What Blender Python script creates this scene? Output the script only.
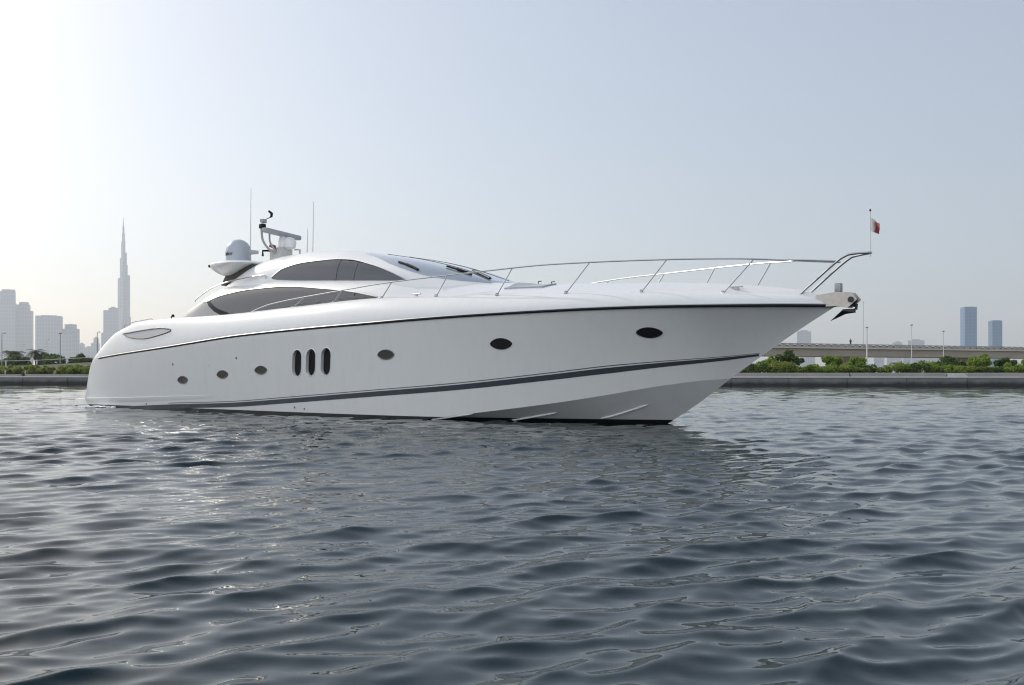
import bpy, bmesh, math, random
import numpy as np
from mathutils import Vector, Matrix
R = math.radians
rnd = random.Random(7)
sc = bpy.context.scene
for o in list(bpy.data.objects): bpy.data.objects.remove(o)

# ------------------------------------------------------------------ camera
CAM_H = 1.15
cd = bpy.data.cameras.new('camera'); cam = bpy.data.objects.new('camera', cd)
sc.collection.objects.link(cam); sc.camera = cam
cam.location = (0, 0, CAM_H); cam.rotation_euler = (R(90), 0, 0)
cd.sensor_width = 36; cd.lens = 996 / 1024 * 36
cd.shift_y = (373 - 342.5) / 1024
cd.clip_start = .05; cd.clip_end = 60000

# ------------------------------------------------------------------ light
SKY_FILL = 5.4  # strength of the unseen fill lobe added to the sky
SUN_AZ, SUN_EL = R(-51), R(31)        # azimuth clockwise from +Y
wd = bpy.data.worlds.new('World'); sc.world = wd; wd.use_nodes = True
nt = wd.node_tree; bg = nt.nodes['Background']
sky = nt.nodes.new('ShaderNodeTexSky'); sky.sky_type = 'NISHITA'; sky.sun_disc = False
sky.sun_elevation = SUN_EL; sky.sun_rotation = SUN_AZ
sky.air_density = 1.0; sky.dust_density = 2.4; sky.ozone_density = 1.2; sky.altitude = 0
hs = nt.nodes.new('ShaderNodeHueSaturation'); hs.inputs['Saturation'].default_value = 1.08
veil = nt.nodes.new('ShaderNodeMix'); veil.data_type = 'RGBA'; veil.blend_type = 'ADD'; veil.inputs['Factor'].default_value = 1   # clear sky plus an even milky haze layer
dim = nt.nodes.new('ShaderNodeMix'); dim.data_type = 'RGBA'; dim.blend_type = 'MULTIPLY'; dim.inputs['Factor'].default_value = 1; dim.inputs['B'].default_value = (.5, .5, .5, 1)
# bright sky lobe added behind the camera to fill the hull's shaded side
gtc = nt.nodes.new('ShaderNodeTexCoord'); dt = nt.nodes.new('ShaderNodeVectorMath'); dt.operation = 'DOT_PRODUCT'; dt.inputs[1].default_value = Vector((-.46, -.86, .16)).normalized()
cl = nt.nodes.new('ShaderNodeMapRange'); cl.interpolation_type = 'SMOOTHSTEP'; cl.inputs['From Min'].default_value = .05; cl.inputs['From Max'].default_value = .85; cl.inputs['To Max'].default_value = SKY_FILL
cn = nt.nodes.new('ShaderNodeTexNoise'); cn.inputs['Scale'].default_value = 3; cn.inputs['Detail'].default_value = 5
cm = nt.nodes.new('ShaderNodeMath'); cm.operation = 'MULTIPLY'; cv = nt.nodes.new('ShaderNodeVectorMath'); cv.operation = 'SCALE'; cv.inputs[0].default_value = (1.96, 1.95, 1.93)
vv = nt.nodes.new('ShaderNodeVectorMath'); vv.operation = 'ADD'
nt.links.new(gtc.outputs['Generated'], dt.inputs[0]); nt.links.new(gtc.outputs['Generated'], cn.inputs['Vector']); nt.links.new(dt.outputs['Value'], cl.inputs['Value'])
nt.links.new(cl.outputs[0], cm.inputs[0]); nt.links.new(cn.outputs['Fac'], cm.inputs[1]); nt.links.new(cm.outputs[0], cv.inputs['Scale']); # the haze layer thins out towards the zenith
sz = nt.nodes.new('ShaderNodeSeparateXYZ'); el = nt.nodes.new('ShaderNodeMapRange'); el.interpolation_type = 'SMOOTHSTEP'
el.inputs['From Min'].default_value = .38; el.inputs['From Max'].default_value = .95; el.inputs['To Min'].default_value = 1; el.inputs['To Max'].default_value = .45
ev = nt.nodes.new('ShaderNodeVectorMath'); ev.operation = 'SCALE'; ev.inputs[0].default_value = (2.18, 2.3, 2.55)
nt.links.new(gtc.outputs['Generated'], sz.inputs[0]); nt.links.new(sz.outputs['Z'], el.inputs['Value']); nt.links.new(el.outputs[0], ev.inputs['Scale'])
nt.links.new(ev.outputs[0], vv.inputs[1])
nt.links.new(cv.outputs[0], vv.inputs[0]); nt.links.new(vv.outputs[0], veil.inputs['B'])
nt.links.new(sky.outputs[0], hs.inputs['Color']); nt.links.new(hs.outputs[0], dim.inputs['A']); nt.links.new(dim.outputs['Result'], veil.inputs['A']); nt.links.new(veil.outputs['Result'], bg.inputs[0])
bg.inputs[1].default_value = .10
sl = bpy.data.lights.new('sun', 'SUN'); so = bpy.data.objects.new('sun', sl); sc.collection.objects.link(so)
sl.energy = 2.0; sl.angle = R(1.0); sl.color = (1, .93, .83)
sdir = Vector((math.sin(SUN_AZ) * math.cos(SUN_EL), math.cos(SUN_AZ) * math.cos(SUN_EL), math.sin(SUN_EL)))
so.rotation_euler = sdir.to_track_quat('Z', 'Y').to_euler(); so.location = (-30, 20, 40)
sc.view_settings.view_transform = 'Standard'; sc.view_settings.look = 'None'
sc.view_settings.gamma = 1; sc.view_settings.use_curve_mapping = False
sc.view_settings.exposure = 0.50
sc.render.engine = 'CYCLES'
cy = sc.cycles
cy.use_denoising = True; cy.use_adaptive_sampling = False; cy.filter_width = 1.15
cy.max_bounces = 8; cy.volume_bounces = 1; cy.transparent_max_bounces = 8
cy.sample_clamp_indirect = 6; cy.caustics_reflective = False; cy.caustics_refractive = False

# ------------------------------------------------------------------ helpers
def mat(name, col, rough=.5, metal=0, coat=0, noise=None, bump=None, ior=None, spec=None):
    m = bpy.data.materials.new(name); m.use_nodes = True
    n = m.node_tree.nodes; p = n['Principled BSDF']; L = m.node_tree.links
    p.inputs['Base Color'].default_value = (*col, 1); p.inputs['Roughness'].default_value = rough
    p.inputs['Metallic'].default_value = metal; p.inputs['Coat Weight'].default_value = coat
    p.inputs['Coat Roughness'].default_value = .05
    if ior: p.inputs['IOR'].default_value = ior
    if spec is not None: p.inputs['Specular IOR Level'].default_value = spec
    tc = n.new('ShaderNodeTexCoord')
    if noise:                                            # (scale, amount, second colour)
        t = n.new('ShaderNodeTexNoise'); t.inputs['Scale'].default_value = noise[0]; t.inputs['Detail'].default_value = 6
        L.new(tc.outputs['Object'], t.inputs['Vector'])
        r = n.new('ShaderNodeMapRange'); r.inputs['From Min'].default_value = .35; r.inputs['From Max'].default_value = .68
        r.inputs['To Max'].default_value = noise[1]; L.new(t.outputs['Fac'], r.inputs['Value'])
        x = n.new('ShaderNodeMix'); x.data_type = 'RGBA'
        x.inputs['A'].default_value = (*col, 1); x.inputs['B'].default_value = (*noise[2], 1)
        L.new(r.outputs[0], x.inputs['Factor']); L.new(x.outputs['Result'], p.inputs['Base Color'])
    if bump:
        t = n.new('ShaderNodeTexNoise'); t.inputs['Scale'].default_value = bump[0]; t.inputs['Detail'].default_value = 5
        L.new(tc.outputs['Object'], t.inputs['Vector'])
        b = n.new('ShaderNodeBump'); b.inputs['Strength'].default_value = bump[1]; b.inputs['Distance'].default_value = bump[2]
        L.new(t.outputs['Fac'], b.inputs['Height']); L.new(b.outputs[0], p.inputs['Normal'])
    return m

M = {}
M['gelcoat'] = mat('gelcoat', (.82, .82, .81), .28, coat=.4, noise=(.9, .25, (.78, .785, .785)))
M['deck'] = mat('deck_white', (.76, .76, .75), .45, noise=(3, .3, (.70, .70, .69)))
M['steel'] = mat('stainless', (.47, .48, .49), .36, 1)
M['glass'] = mat('tinted_glass', (.045, .052, .060), .06, coat=.5, ior=1.52)
M['screen'] = mat('windscreen_glass', (.36, .41, .47), .04, coat=1, ior=1.55)
M['black'] = mat('black_rubber', (.010, .010, .011), .5, spec=.2)
M['dark'] = mat('dark_grille', (.05, .045, .042), .7, noise=(30, .8, (.11, .085, .07)))
M['stripe'] = mat('stripe_grey', (.055, .062, .075), .3, coat=.3)
M['silver'] = mat('silver_line', (.22, .23, .25), .3, .6)
M['antifoul'] = mat('bottom_paint', (.012, .012, .014), .6, noise=(6, .7, (.035, .04, .03)))
M['dome'] = mat('dome_plastic', (.44, .48, .53), .4)
M['red'] = mat('red_cloth', (.62, .19, .18), .8, noise=(14, .5, (.45, .08, .08)))
M['white'] = mat('white_paint', (.75, .75, .73), .45)
M['bronze'] = mat('polished_plate', (.62, .57, .51), .38, .45, noise=(9, .6, (.48, .43, .38)))
M['foamw'] = mat('foam', (.8, .82, .82), .8)

def _prop(o, label=None, cat=None, group=None, kind=None):
    if label: o['label'] = label
    if cat: o['category'] = cat
    if group: o['group'] = group
    if kind: o['kind'] = kind
    return o
def thing(name, label, cat, loc=(0, 0, 0), rz=0, group=None):
    o = bpy.data.objects.new(name, None); sc.collection.objects.link(o)
    o.location = loc; o.rotation_euler = (0, 0, rz); o.empty_display_size = .3
    return _prop(o, label, cat, group)
def mesh(name, V, Fc, m, parent=None, smooth=True, angle=None):
    me = bpy.data.meshes.new(name); me.from_pydata([tuple(v) for v in V], [], [tuple(f) for f in Fc])
    ms = m if isinstance(m, (list, tuple)) else [m]
    for x in ms: me.materials.append(x)
    bm = bmesh.new(); bm.from_mesh(me); bmesh.ops.recalc_face_normals(bm, faces=bm.faces)
    for f in bm.faces: f.smooth = smooth
    if smooth and angle:
        for e in bm.edges:
            if len(e.link_faces) == 2 and e.calc_face_angle(0) > R(angle): e.smooth = False
    bm.to_mesh(me); bm.free()
    o = bpy.data.objects.new(name, me); sc.collection.objects.link(o)
    if parent: o.parent = parent
    return o
class MB:
    def __init__(s): s.V = []; s.F = []
    def add(s, V, F):
        b = len(s.V); s.V += [tuple(v) for v in V]; s.F += [tuple(i + b for i in f) for f in F]; return s
    def box(s, c, d, rz=0, rx=0, ry=0, bev=0):
        x, y, z = [k / 2 for k in d]
        mt = Matrix.Translation(c) @ Matrix.Rotation(rz, 4, 'Z') @ Matrix.Rotation(ry, 4, 'Y') @ Matrix.Rotation(rx, 4, 'X')
        bm = bmesh.new(); bmesh.ops.create_cube(bm, size=1)
        for v in bm.verts: v.co = Vector((v.co.x * d[0], v.co.y * d[1], v.co.z * d[2]))
        if bev: bmesh.ops.bevel(bm, geom=bm.edges[:], offset=bev, segments=2, affect='EDGES', profile=.5)
        bm.verts.index_update()
        s.add([mt @ v.co for v in bm.verts], [[v.index for v in f.verts] for f in bm.faces]); bm.free(); return s
    def tube(s, pts, r, n=8, cap=True, closed=False):
        P = [Vector(p) for p in pts]; N = len(P); rr = r if isinstance(r, (list, tuple)) else [r] * N
        V = []; up = None
        for i, p in enumerate(P):
            a = P[(i - 1) % N] if (i > 0 or closed) else p; b = P[(i + 1) % N] if (i < N - 1 or closed) else p
            t = (b - a).normalized()
            if up is None:
                up = Vector((0, 0, 1)) if abs(t.z) < .9 else Vector((1, 0, 0))
            u = t.cross(up).normalized(); w = u.cross(t).normalized(); up = w
            for k in range(n):
                q = 2 * math.pi * k / n; V.append(p + (u * math.cos(q) + w * math.sin(q)) * rr[i])
        F = []
        for i in range(N if closed else N - 1):
            j = (i + 1) % N
            for k in range(n): F.append((i * n + k, i * n + (k + 1) % n, j * n + (k + 1) % n, j * n + k))
        if cap and not closed: F += [tuple(range(n - 1, -1, -1)), tuple(range((N - 1) * n, N * n))]
        return s.add(V, F)
    def lathe(s, c, prof, n=24, axis='Z'):
        V = []; c = Vector(c)
        for r, h in prof:
            for k in range(n):
                q = 2 * math.pi * k / n; a, b = r * math.cos(q), r * math.sin(q)
                V.append(c + (Vector((a, b, h)) if axis == 'Z' else Vector((h, a, b)) if axis == 'X' else Vector((a, h, b))))
        F = [(i * n + k, i * n + (k + 1) % n, (i + 1) * n + (k + 1) % n, (i + 1) * n + k) for i in range(len(prof) - 1) for k in range(n)]
        F += [tuple(range(n)), tuple(range((len(prof) - 1) * n, len(prof) * n))]
        return s.add(V, F)
    def prism(s, poly, z0, z1, taper=1):
        n = len(poly); cx = sum(p[0] for p in poly) / n; cy_ = sum(p[1] for p in poly) / n
        V = [(x, y, z0) for x, y in poly] + [(cx + (x - cx) * taper, cy_ + (y - cy_) * taper, z1) for x, y in poly]
        return s.add(V, [tuple(range(n)), tuple(range(n, 2 * n))] + [(i, (i + 1) % n, n + (i + 1) % n, n + i) for i in range(n)])
    def build(s, name, m, parent=None, smooth=True, angle=35):
        return mesh(name, s.V, s.F, m, parent, smooth, angle)
def grid_faces(a, b, wrap=False):
    return [(i * b + j, i * b + (j + 1) % b, (i + 1) * b + (j + 1) % b, (i + 1) * b + j) for i in range(a - 1) for j in range(b if wrap else b - 1)]
def spline(P, n=8):
    P = [Vector(p) for p in P]; out = []
    for i in range(len(P) - 1):
        p0 = P[max(i - 1, 0)]; p1 = P[i]; p2 = P[i + 1]; p3 = P[min(i + 2, len(P) - 1)]
        for k in range(n):
            t = k / n
            out.append(.5 * ((2 * p1) + (p2 - p0) * t + (2 * p0 - 5 * p1 + 4 * p2 - p3) * t * t + (3 * p1 - p0 - 3 * p2 + p3) * t ** 3))
    out.append(P[-1]); return out
M['portglass'] = mat('port_glass', (.05, .043, .032), .12, coat=.3)
M['glassblack'] = mat('black_glass', (.012, .012, .013), .08, coat=.3)
M['fairrim'] = mat('weathered_rim', (.18, .18, .175), .4, .3)
M['glass2'] = mat('smoked_glass', (.085, .085, .086), .10, coat=.4)
M['mullion'] = mat('mullion_grey', (.08, .08, .085), .4)
M['quarter'] = mat('quarter_glass', (.30, .30, .30), .15, coat=.5)
M['pedestal'] = mat('pedestal_paint', (.62, .60, .58), .5, noise=(14, .6, (.42, .40, .37)))
M['mastgrey'] = mat('mast_grey', (.40, .41, .42), .4)
M['redlens'] = mat('red_lens', (.30, .03, .03), .3)
M['antenna'] = mat('antenna_white', (.55, .55, .56), .4)
M['hatch'] = mat('hatch_tint', (.30, .31, .32), .2, coat=.4)
M['steelgrey'] = mat('steel_grey', (.30, .31, .32), .35, .7)
M['black2'] = mat('galvanised_dark', (.05, .05, .052), .4, .6)
M['inset'] = mat('fairlead_inset', (.50, .50, .50), .5)
import numpy as np
def ip(x, X, Y): return float(np.interp(x, X, Y))
# smooth (cubic-ish) interpolation through knots
def sp(X, Y):
    X = np.array(X, float); Y = np.array(Y, float)
    d = np.diff(Y) / np.diff(X); m = np.zeros_like(Y)
    m[1:-1] = np.where(d[:-1] * d[1:] > 0, 2 * d[:-1] * d[1:] / (d[:-1] + d[1:] + 1e-12), 0)
    m[0] = d[0]; m[-1] = d[-1]
    def f(x):
        x = min(max(x, X[0]), X[-1]); i = int(min(max(np.searchsorted(X, x) - 1, 0), len(X) - 2))
        h = X[i + 1] - X[i]; t = (x - X[i]) / h
        return float((2*t**3 - 3*t*t + 1) * Y[i] + (t**3 - 2*t*t + t) * h * m[i] + (-2*t**3 + 3*t*t) * Y[i + 1] + (t**3 - t*t) * h * m[i + 1])
    return f
TIP = 24.56
f_bs = sp([-.95, -.8, -.55, -.2, .3, 1, 3, 6, 9, 12, 14, 16, 18, 19.5, 21, 22.2, 23.2, 24, TIP], [2.38, 2.43, 2.48, 2.54, 2.6, 2.66, 2.76, 2.85, 2.88, 2.88, 2.82, 2.66, 2.36, 2.05, 1.6, 1.15, .72, .33, .015])
f_bc = sp([-.95, -.7, 0, 8, 12, 14, 16, 18, 20, 21.3, 22.25], [2.28, 2.38, 2.45, 2.5, 2.5, 2.42, 2.18, 1.75, 1.12, .58, .0])
f_stem = sp([20.69, 21.5, 22.25, 23.04, 23.82, TIP], [0, .5, 1.03, 1.56, 2.06, 2.50])
f_keel = sp([-.95, 10, 17, 19.5, 20.69], [-.5, -.9, -.75, -.45, 0])
f_zc = sp([-.95, 12, 14.6, 16.4, 18.6, 19.65, 20.9, 21.7, 22.25], [-.10, -.09, -.03, .17, .46, .63, .86, .98, 1.03])
f_rub = sp([-.95, .48, 5.23, 8.5, 11.2, 13.5, 16.5, 19, 20.1, 21.3, 23.4, TIP], [1.52, 1.65, 1.97, 2.2, 2.31, 2.38, 2.48, 2.54, 2.56, 2.57, 2.555, 2.53])
f_zt = sp([-.95, -.70, -.58, -.33, .05, .48, 1.46, 2.91, 4.78, 7, 10.7, 13.75, 15.7, 17.5, 19.85, 21.9, 22.9, 23.8, 24.34, TIP], [.3, .64, .91, 1.39, 1.75, 2.03, 2.5, 2.78, 2.84, 2.85, 2.96, 3.05, 3.02, 2.98, 2.95, 2.89, 2.82, 2.74, 2.63, 2.56])
f_ins = sp([-.95, 0, 2, 6, 12, 16, 18, 20, 22, 23.5, TIP], [.08, .1, .2, .34, .42, .5, .55, .55, .5, .3, .013])
f_zd = sp([-.95, 3, 10, 13.5, 15.5, 16.6, 18.4, 19.5, 20.5, 21.8, 22.9, 24, TIP], [.2, 2.6, 2.72, 2.85, 3.15, 3.28, 3.31, 3.25, 3.21, 3.13, 3.02, 2.83, 2.57])
def zstem(x): return f_stem(x) if x > 20.69 else f_keel(x)
def bc(x): return f_bc(x) if x < 22.25 else 0.0
def zc(x): return f_zc(x) if x < 22.25 else f_stem(x)
def zs(x): return min(f_rub(x), zt(x) - .10 if x < 2 else 9)
def zt(x): return f_zt(x)
def flare(x): return ip(x, [0, 8, 14, 20, 24], [-.18, -.12, .05, .22, .25])
def side_y(x, z):
    a, b = zc(x), zs(x); t = (z - a) / max(b - a, 1e-4); t = min(max(t, 0), 1)
    c = flare(x); g = t + c * (t * t - t)
    y0 = bc(x); return y0 + (f_bs(x) - y0) * g
def hull_y(x, z):
    s = zs(x)
    if z <= s: return side_y(x, z)
    u = min((z - s) / max(zt(x) - s, 1e-4), 1)
    return f_bs(x) - f_ins(x) + f_ins(x) * (1 - u ** 1.8) ** (1 / 1.8)
def deck_z(x, y):
    bt = f_bs(x) - f_ins(x); t = min(abs(y) / max(bt, 1e-3), 1)
    return f_zd(x) + (zt(x) - f_zd(x)) * t ** 2
# lower deckhouse / coachroof and upper wheelhouse: superelliptic sections
C_ZB, U_ZB = 2.2, 2.9
f_cw = sp([3.5, 4.2, 5.5, 7, 12, 13.5, 14.5, 15.7, 17, 18.2, 19], [1.9, 2.08, 2.18, 2.22, 2.22, 2.18, 2.06, 1.8, 1.45, 1.1, .8])
f_ct = sp([3.5, 4.2, 4.66, 5.1, 5.73, 6.5, 8.5, 11.3, 13.4, 15.5, 17.3, 19], [2.72, 3.05, 3.30, 3.47, 3.74, 3.88, 3.92, 3.78, 3.6, 3.47, 3.36, 3.2])
f_cn = sp([3, 13, 15, 19], [5, 5, 3.4, 2.4])
f_uw = sp([5.6, 6.2, 7, 8.5, 12, 13.5, 14.2, 15, 15.7, 16.35], [1.62, 1.72, 1.80, 1.86, 1.88, 1.84, 1.74, 1.5, 1.15, .6])
f_ut = sp([5.6, 6.0, 6.6, 7.35, 8, 8.54, 9.6, 11.1, 12.3, 13.5, 14.7, 15.5, 16.35], [3.93, 4.06, 4.29, 4.54, 4.63, 4.67, 4.70, 4.60, 4.40, 4.18, 3.88, 3.63, 3.35])
U_N = 4.2
def sup_y(z, w, b, t, n):
    u = min(max((z - b) / max(t - b, 1e-3), 0), 1); return w * max(1 - u ** n, 0) ** (1 / n)
def coach_y(x, z): return sup_y(z, f_cw(x), C_ZB, f_ct(x), f_cn(x))
def upper_y(x, z): return sup_y(z, f_uw(x), U_ZB, f_ut(x), U_N)
def upper_z(x, y):
    v = min(abs(y) / f_uw(x), 1); return U_ZB + (f_ut(x) - U_ZB) * max(1 - v ** U_N, 0) ** (1 / U_N)
def coach_z(x, y):
    n = f_cn(x); v = min(abs(y) / f_cw(x), 1); return C_ZB + (f_ct(x) - C_ZB) * max(1 - v ** n, 0) ** (1 / n)
HAZE = 1.1e-4
# ------------------------------------------------------------------ water
wm = bpy.data.materials.new('sea_water'); wm.use_nodes = True
n_ = wm.node_tree.nodes; L_ = wm.node_tree.links; p_ = n_['Principled BSDF']
p_.inputs['Base Color'].default_value = (.004, .016, .020, 1); p_.inputs['Roughness'].default_value = .015; p_.inputs['IOR'].default_value = 1.333
tc = n_.new('ShaderNodeTexCoord'); hgt = None
for scl, amp, st in ((4.6, .0016, (1, 1.4, 1)), (11, .0005, (1, 1.3, 1))):
    mp = n_.new('ShaderNodeMapping'); mp.inputs['Scale'].default_value = st; mp.inputs['Rotation'].default_value = (0, 0, .25)
    L_.new(tc.outputs['Object'], mp.inputs['Vector'])
    t = n_.new('ShaderNodeTexNoise'); t.inputs['Scale'].default_value = scl; t.inputs['Detail'].default_value = 2; t.inputs['Distortion'].default_value = .6
    L_.new(mp.outputs[0], t.inputs['Vector'])
    k = n_.new('ShaderNodeMath'); k.operation = 'MULTIPLY'; k.inputs[1].default_value = amp; L_.new(t.outputs['Fac'], k.inputs[0])
    if hgt is None: hgt = k.outputs[0]
    else:
        a = n_.new('ShaderNodeMath'); a.operation = 'ADD'; L_.new(hgt, a.inputs[0]); L_.new(k.outputs[0], a.inputs[1]); hgt = a.outputs[0]
bp = n_.new('ShaderNodeBump'); bp.inputs['Strength'].default_value = 1; bp.inputs['Distance'].default_value = 1
L_.new(hgt, bp.inputs['Height']); L_.new(bp.outputs[0], p_.inputs['Normal'])

def make_water():
    g = np.random.default_rng(11)
    dens = lambda a, b, s: np.arange(a, b, s)
    th = np.concatenate([dens(-180, -62, 4.), dens(-62, -33, .4), dens(-33, 33, .1), dens(33, 62, .4), dens(62, 180, 4.)])
    r = [1.0]
    while r[-1] < 130: r.append(r[-1] * (1.0045 if r[-1] > 2.6 else 1.03))
    nw = len(r)
    while r[-1] < 14000: r.append(r[-1] * 1.25)
    r = np.array(r); tr = np.radians(th)
    RR, TT = np.meshgrid(r, tr, indexing='ij')
    X = RR * np.sin(TT); Y = RR * np.cos(TT)
    dth = np.gradient(tr); dr = np.gradient(r)
    step = np.maximum(RR * dth[None, :], dr[:, None] * 1.0)
    DZ = np.zeros_like(X); DX = np.zeros_like(X); DY = np.zeros_like(X)
    N = 88
    lam = np.exp(np.linspace(math.log(.13), math.log(7.0), N))
    for i in range(N):
        l = lam[i] * g.uniform(.92, 1.08); k = 2 * math.pi / l
        d = R(-72) + g.normal(0, .40)            # travel direction
        if i % 5 == 0: d = R(-20) + g.normal(0, .5)
        amp = WAVE * (.0150 if l > .25 else .0090) * l ** .92 * math.exp(-max(l - .5, 0) / .75) * g.uniform(.6, 1.3)
        kx, ky = k * math.cos(d), k * math.sin(d); ph = g.uniform(0, 6.283)
        att = np.clip((l / step - 2.2) / 2.5, 0, 1)
        att = att * att * (3 - 2 * att)
        a = kx * X + ky * Y + ph
        s, c = np.sin(a), np.cos(a)
        DZ += att * amp * c; DX -= att * amp * 1.2 * math.cos(d) * s; DY -= att * amp * 1.2 * math.sin(d) * s
    # uneven patches of calmer and rougher water
    patch = 1 + .28 * np.sin(.23 * X + .11 * Y + 1) * np.sin(.31 * Y - .12 * X + 2) + .2 * np.sin(.8 * X - .33 * Y) * np.sin(.5 * Y + .2 * X)
    DZ *= patch; DX *= patch; DY *= patch
    V = np.stack([X + DX, Y + DY, DZ], -1).reshape(-1, 3)
    a, b = len(r), len(tr)
    i = np.arange(a - 1)[:, None]; j = np.arange(b)[None, :]; j2 = (j + 1) % b
    F = np.stack([i * b + j, i * b + j2 + 0 * i, (i + 1) * b + j2, (i + 1) * b + j], -1).reshape(-1, 4)
    V = np.concatenate([V, [[0, 0, 0]]]); c = len(V) - 1
    cap = np.stack([np.full(b, c), (np.arange(b) + 1) % b, np.arange(b)], -1)
    me = bpy.data.meshes.new('water')
    me.vertices.add(len(V)); me.vertices.foreach_set('co', V.ravel().astype(np.float32))
    nl = F.size + cap.size; me.loops.add(nl); me.polygons.add(len(F) + len(cap))
    # orient so that normals point up
    me.loops.foreach_set('vertex_index', np.concatenate([F[:, ::-1].ravel(), cap[:, ::-1].ravel()]).astype(np.int32))
    ls = np.concatenate([np.arange(len(F)) * 4, F.size + np.arange(len(cap)) * 3]).astype(np.int32)
    me.polygons.foreach_set('loop_start', ls)
    me.polygons.foreach_set('use_smooth', np.ones(len(ls), bool))
    me.materials.append(wm); me.update(); me.validate()
    if me.polygons[len(me.polygons) // 2].normal.z < 0: me.flip_normals()
    o = bpy.data.objects.new('water', me); sc.collection.objects.link(o); _prop(o, kind='structure')
WAVE = .47
make_water()
# ------------------------------------------------------------------ yacht
YAW = R(-38.959)
yacht = thing('motor_yacht', 'long white motor yacht with dark tinted side windows lying on the water in the centre', 'yacht', (-12.535, 35.671, 0), YAW)
def bl(x, y, z): return (x, -y, z)          # boat frame (x forward from the stern, y to starboard) -> local frame

def make_hull():
    xs = sorted(set([round(v, 3) for v in list(np.linspace(-.95, 0, 20)) + list(np.linspace(0, 3, 20)) + list(np.linspace(3, 19, 65)) + list(np.linspace(19, 24.3, 45)) + list(np.linspace(24.3, TIP, 8))]))
    V = []; nb = 0
    for x in xs:
        half = []
        k, c, s, t = zstem(x), zc(x), zs(x), zt(x)
        k = min(k, c)
        for i in range(6): half.append((bc(x) * i / 6, k + (c - k) * i / 6))
        for i in range(15):
            z = c + (s - c) * i / 14; half.append((side_y(x, z), z))
        bs, ins = f_bs(x), f_ins(x)
        for i in range(1, 12):
            q = math.pi / 2 * i / 11; ee = 2 / 1.8
            half.append((bs - ins + ins * max(math.cos(q), 0) ** ee, s + (t - s) * math.sin(q) ** ee))
        bt = bs - ins
        for i in range(1, 9):
            y = bt * (1 - i / 8); half.append((y, deck_z(x, y)))
        ring = [bl(x, y, z) for y, z in half] + [bl(x, -y, z) for y, z in half[-2:0:-1]]
        nb = len(ring); V += ring
    F = grid_faces(len(xs), nb, True)
    F += [tuple(range(nb)), tuple(range((len(xs) - 1) * nb, len(xs) * nb))]
    o = mesh('hull', V, F, [M['gelcoat'], M['antifoul'], M['recess']], yacht, True, 13)
    for p in o.data.polygons:
        if p.center.z < .0 and p.normal.z < .3: p.material_index = 0
    return o
# hull paint: white gelcoat above the waterline, dark bottom paint below it
hm = M['gelcoat'].copy(); hm.name = 'hull_paint'; M['recess'] = M['gelcoat']
def bottom_line(m):
    n = m.node_tree.nodes; L = m.node_tree.links; p = n['Principled BSDF']
    src = p.inputs['Base Color'].links[0].from_socket
    t = n.new('ShaderNodeTexCoord'); s = n.new('ShaderNodeSeparateXYZ'); L.new(t.outputs['Object'], s.inputs[0])
    r = n.new('ShaderNodeMapRange'); r.inputs['From Min'].default_value = .085; r.inputs['From Max'].default_value = .092
    L.new(s.outputs['Z'], r.inputs['Value'])
    x = n.new('ShaderNodeMix'); x.data_type = 'RGBA'; x.inputs['A'].default_value = (.014, .014, .015, 1)
    L.new(r.outputs[0], x.inputs['Factor']); L.new(src, x.inputs['B']); L.new(x.outputs['Result'], p.inputs['Base Color'])
def weather(m):
    n = m.node_tree.nodes; L = m.node_tree.links; p = n['Principled BSDF']; src = p.inputs['Base Color'].links[0].from_socket
    t = n.new('ShaderNodeTexCoord'); mp = n.new('ShaderNodeMapping'); mp.inputs['Scale'].default_value = (5, 5, .5); L.new(t.outputs['Object'], mp.inputs['Vector'])
    no = n.new('ShaderNodeTexNoise'); no.inputs['Scale'].default_value = 1.3; no.inputs['Detail'].default_value = 6; L.new(mp.outputs[0], no.inputs['Vector'])
    r = n.new('ShaderNodeMapRange'); r.inputs['From Min'].default_value = .5; r.inputs['From Max'].default_value = .75; r.inputs['To Max'].default_value = .20; L.new(no.outputs['Fac'], r.inputs['Value'])
    x = n.new('ShaderNodeMix'); x.data_type = 'RGBA'; x.inputs['B'].default_value = (.66, .65, .61, 1); L.new(r.outputs[0], x.inputs['Factor']); L.new(src, x.inputs['A']); L.new(x.outputs['Result'], p.inputs['Base Color'])
weather(hm); bottom_line(hm)
white = M['gelcoat']; M['gelcoat'] = hm; hull = make_hull(); M['gelcoat'] = white

# three tall vents cut into the topsides
VENTS = [(10.93, 1.41), (11.50, 1.425), (12.10, 1.445)]
def capsule(cx, cz, hw, hh, n=8):
    r = hw; pts = []
    for k in range(n + 1):
        q = math.pi * k / n; pts.append((cx + r * math.cos(q), cz + hh - r + r * math.sin(q)))
    for k in range(n + 1):
        q = math.pi + math.pi * k / n; pts.append((cx + r * math.cos(q), cz - hh + r + r * math.sin(q)))
    return [(x + .24 * (z - cz), z) for x, z in pts]
cut = MB()
for side in (1, -1):
    for cx, cz in VENTS:
        P = capsule(cx, cz, .19, .36); n = len(P)
        V = [bl(x, side * (hull_y(x, z) + .2), z) for x, z in P] + [bl(x, side * (hull_y(x, z) - .16), z) for x, z in P]
        cut.add(V, [tuple(range(n)), tuple(range(n, 2 * n))] + [(i, (i + 1) % n, n + (i + 1) % n, n + i) for i in range(n)])
co = cut.build('cutter', white, None, False)
bo = hull.modifiers.new('vents', 'BOOLEAN'); bo.operation = 'DIFFERENCE'; bo.object = co; bo.solver = 'EXACT'
co.parent = yacht
bpy.context.view_layer.update()
dg = bpy.context.evaluated_depsgraph_get()
nm = bpy.data.meshes.new_from_object(hull.evaluated_get(dg)); hull.modifiers.clear(); hull.data = nm
bpy.data.objects.remove(co)

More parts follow.
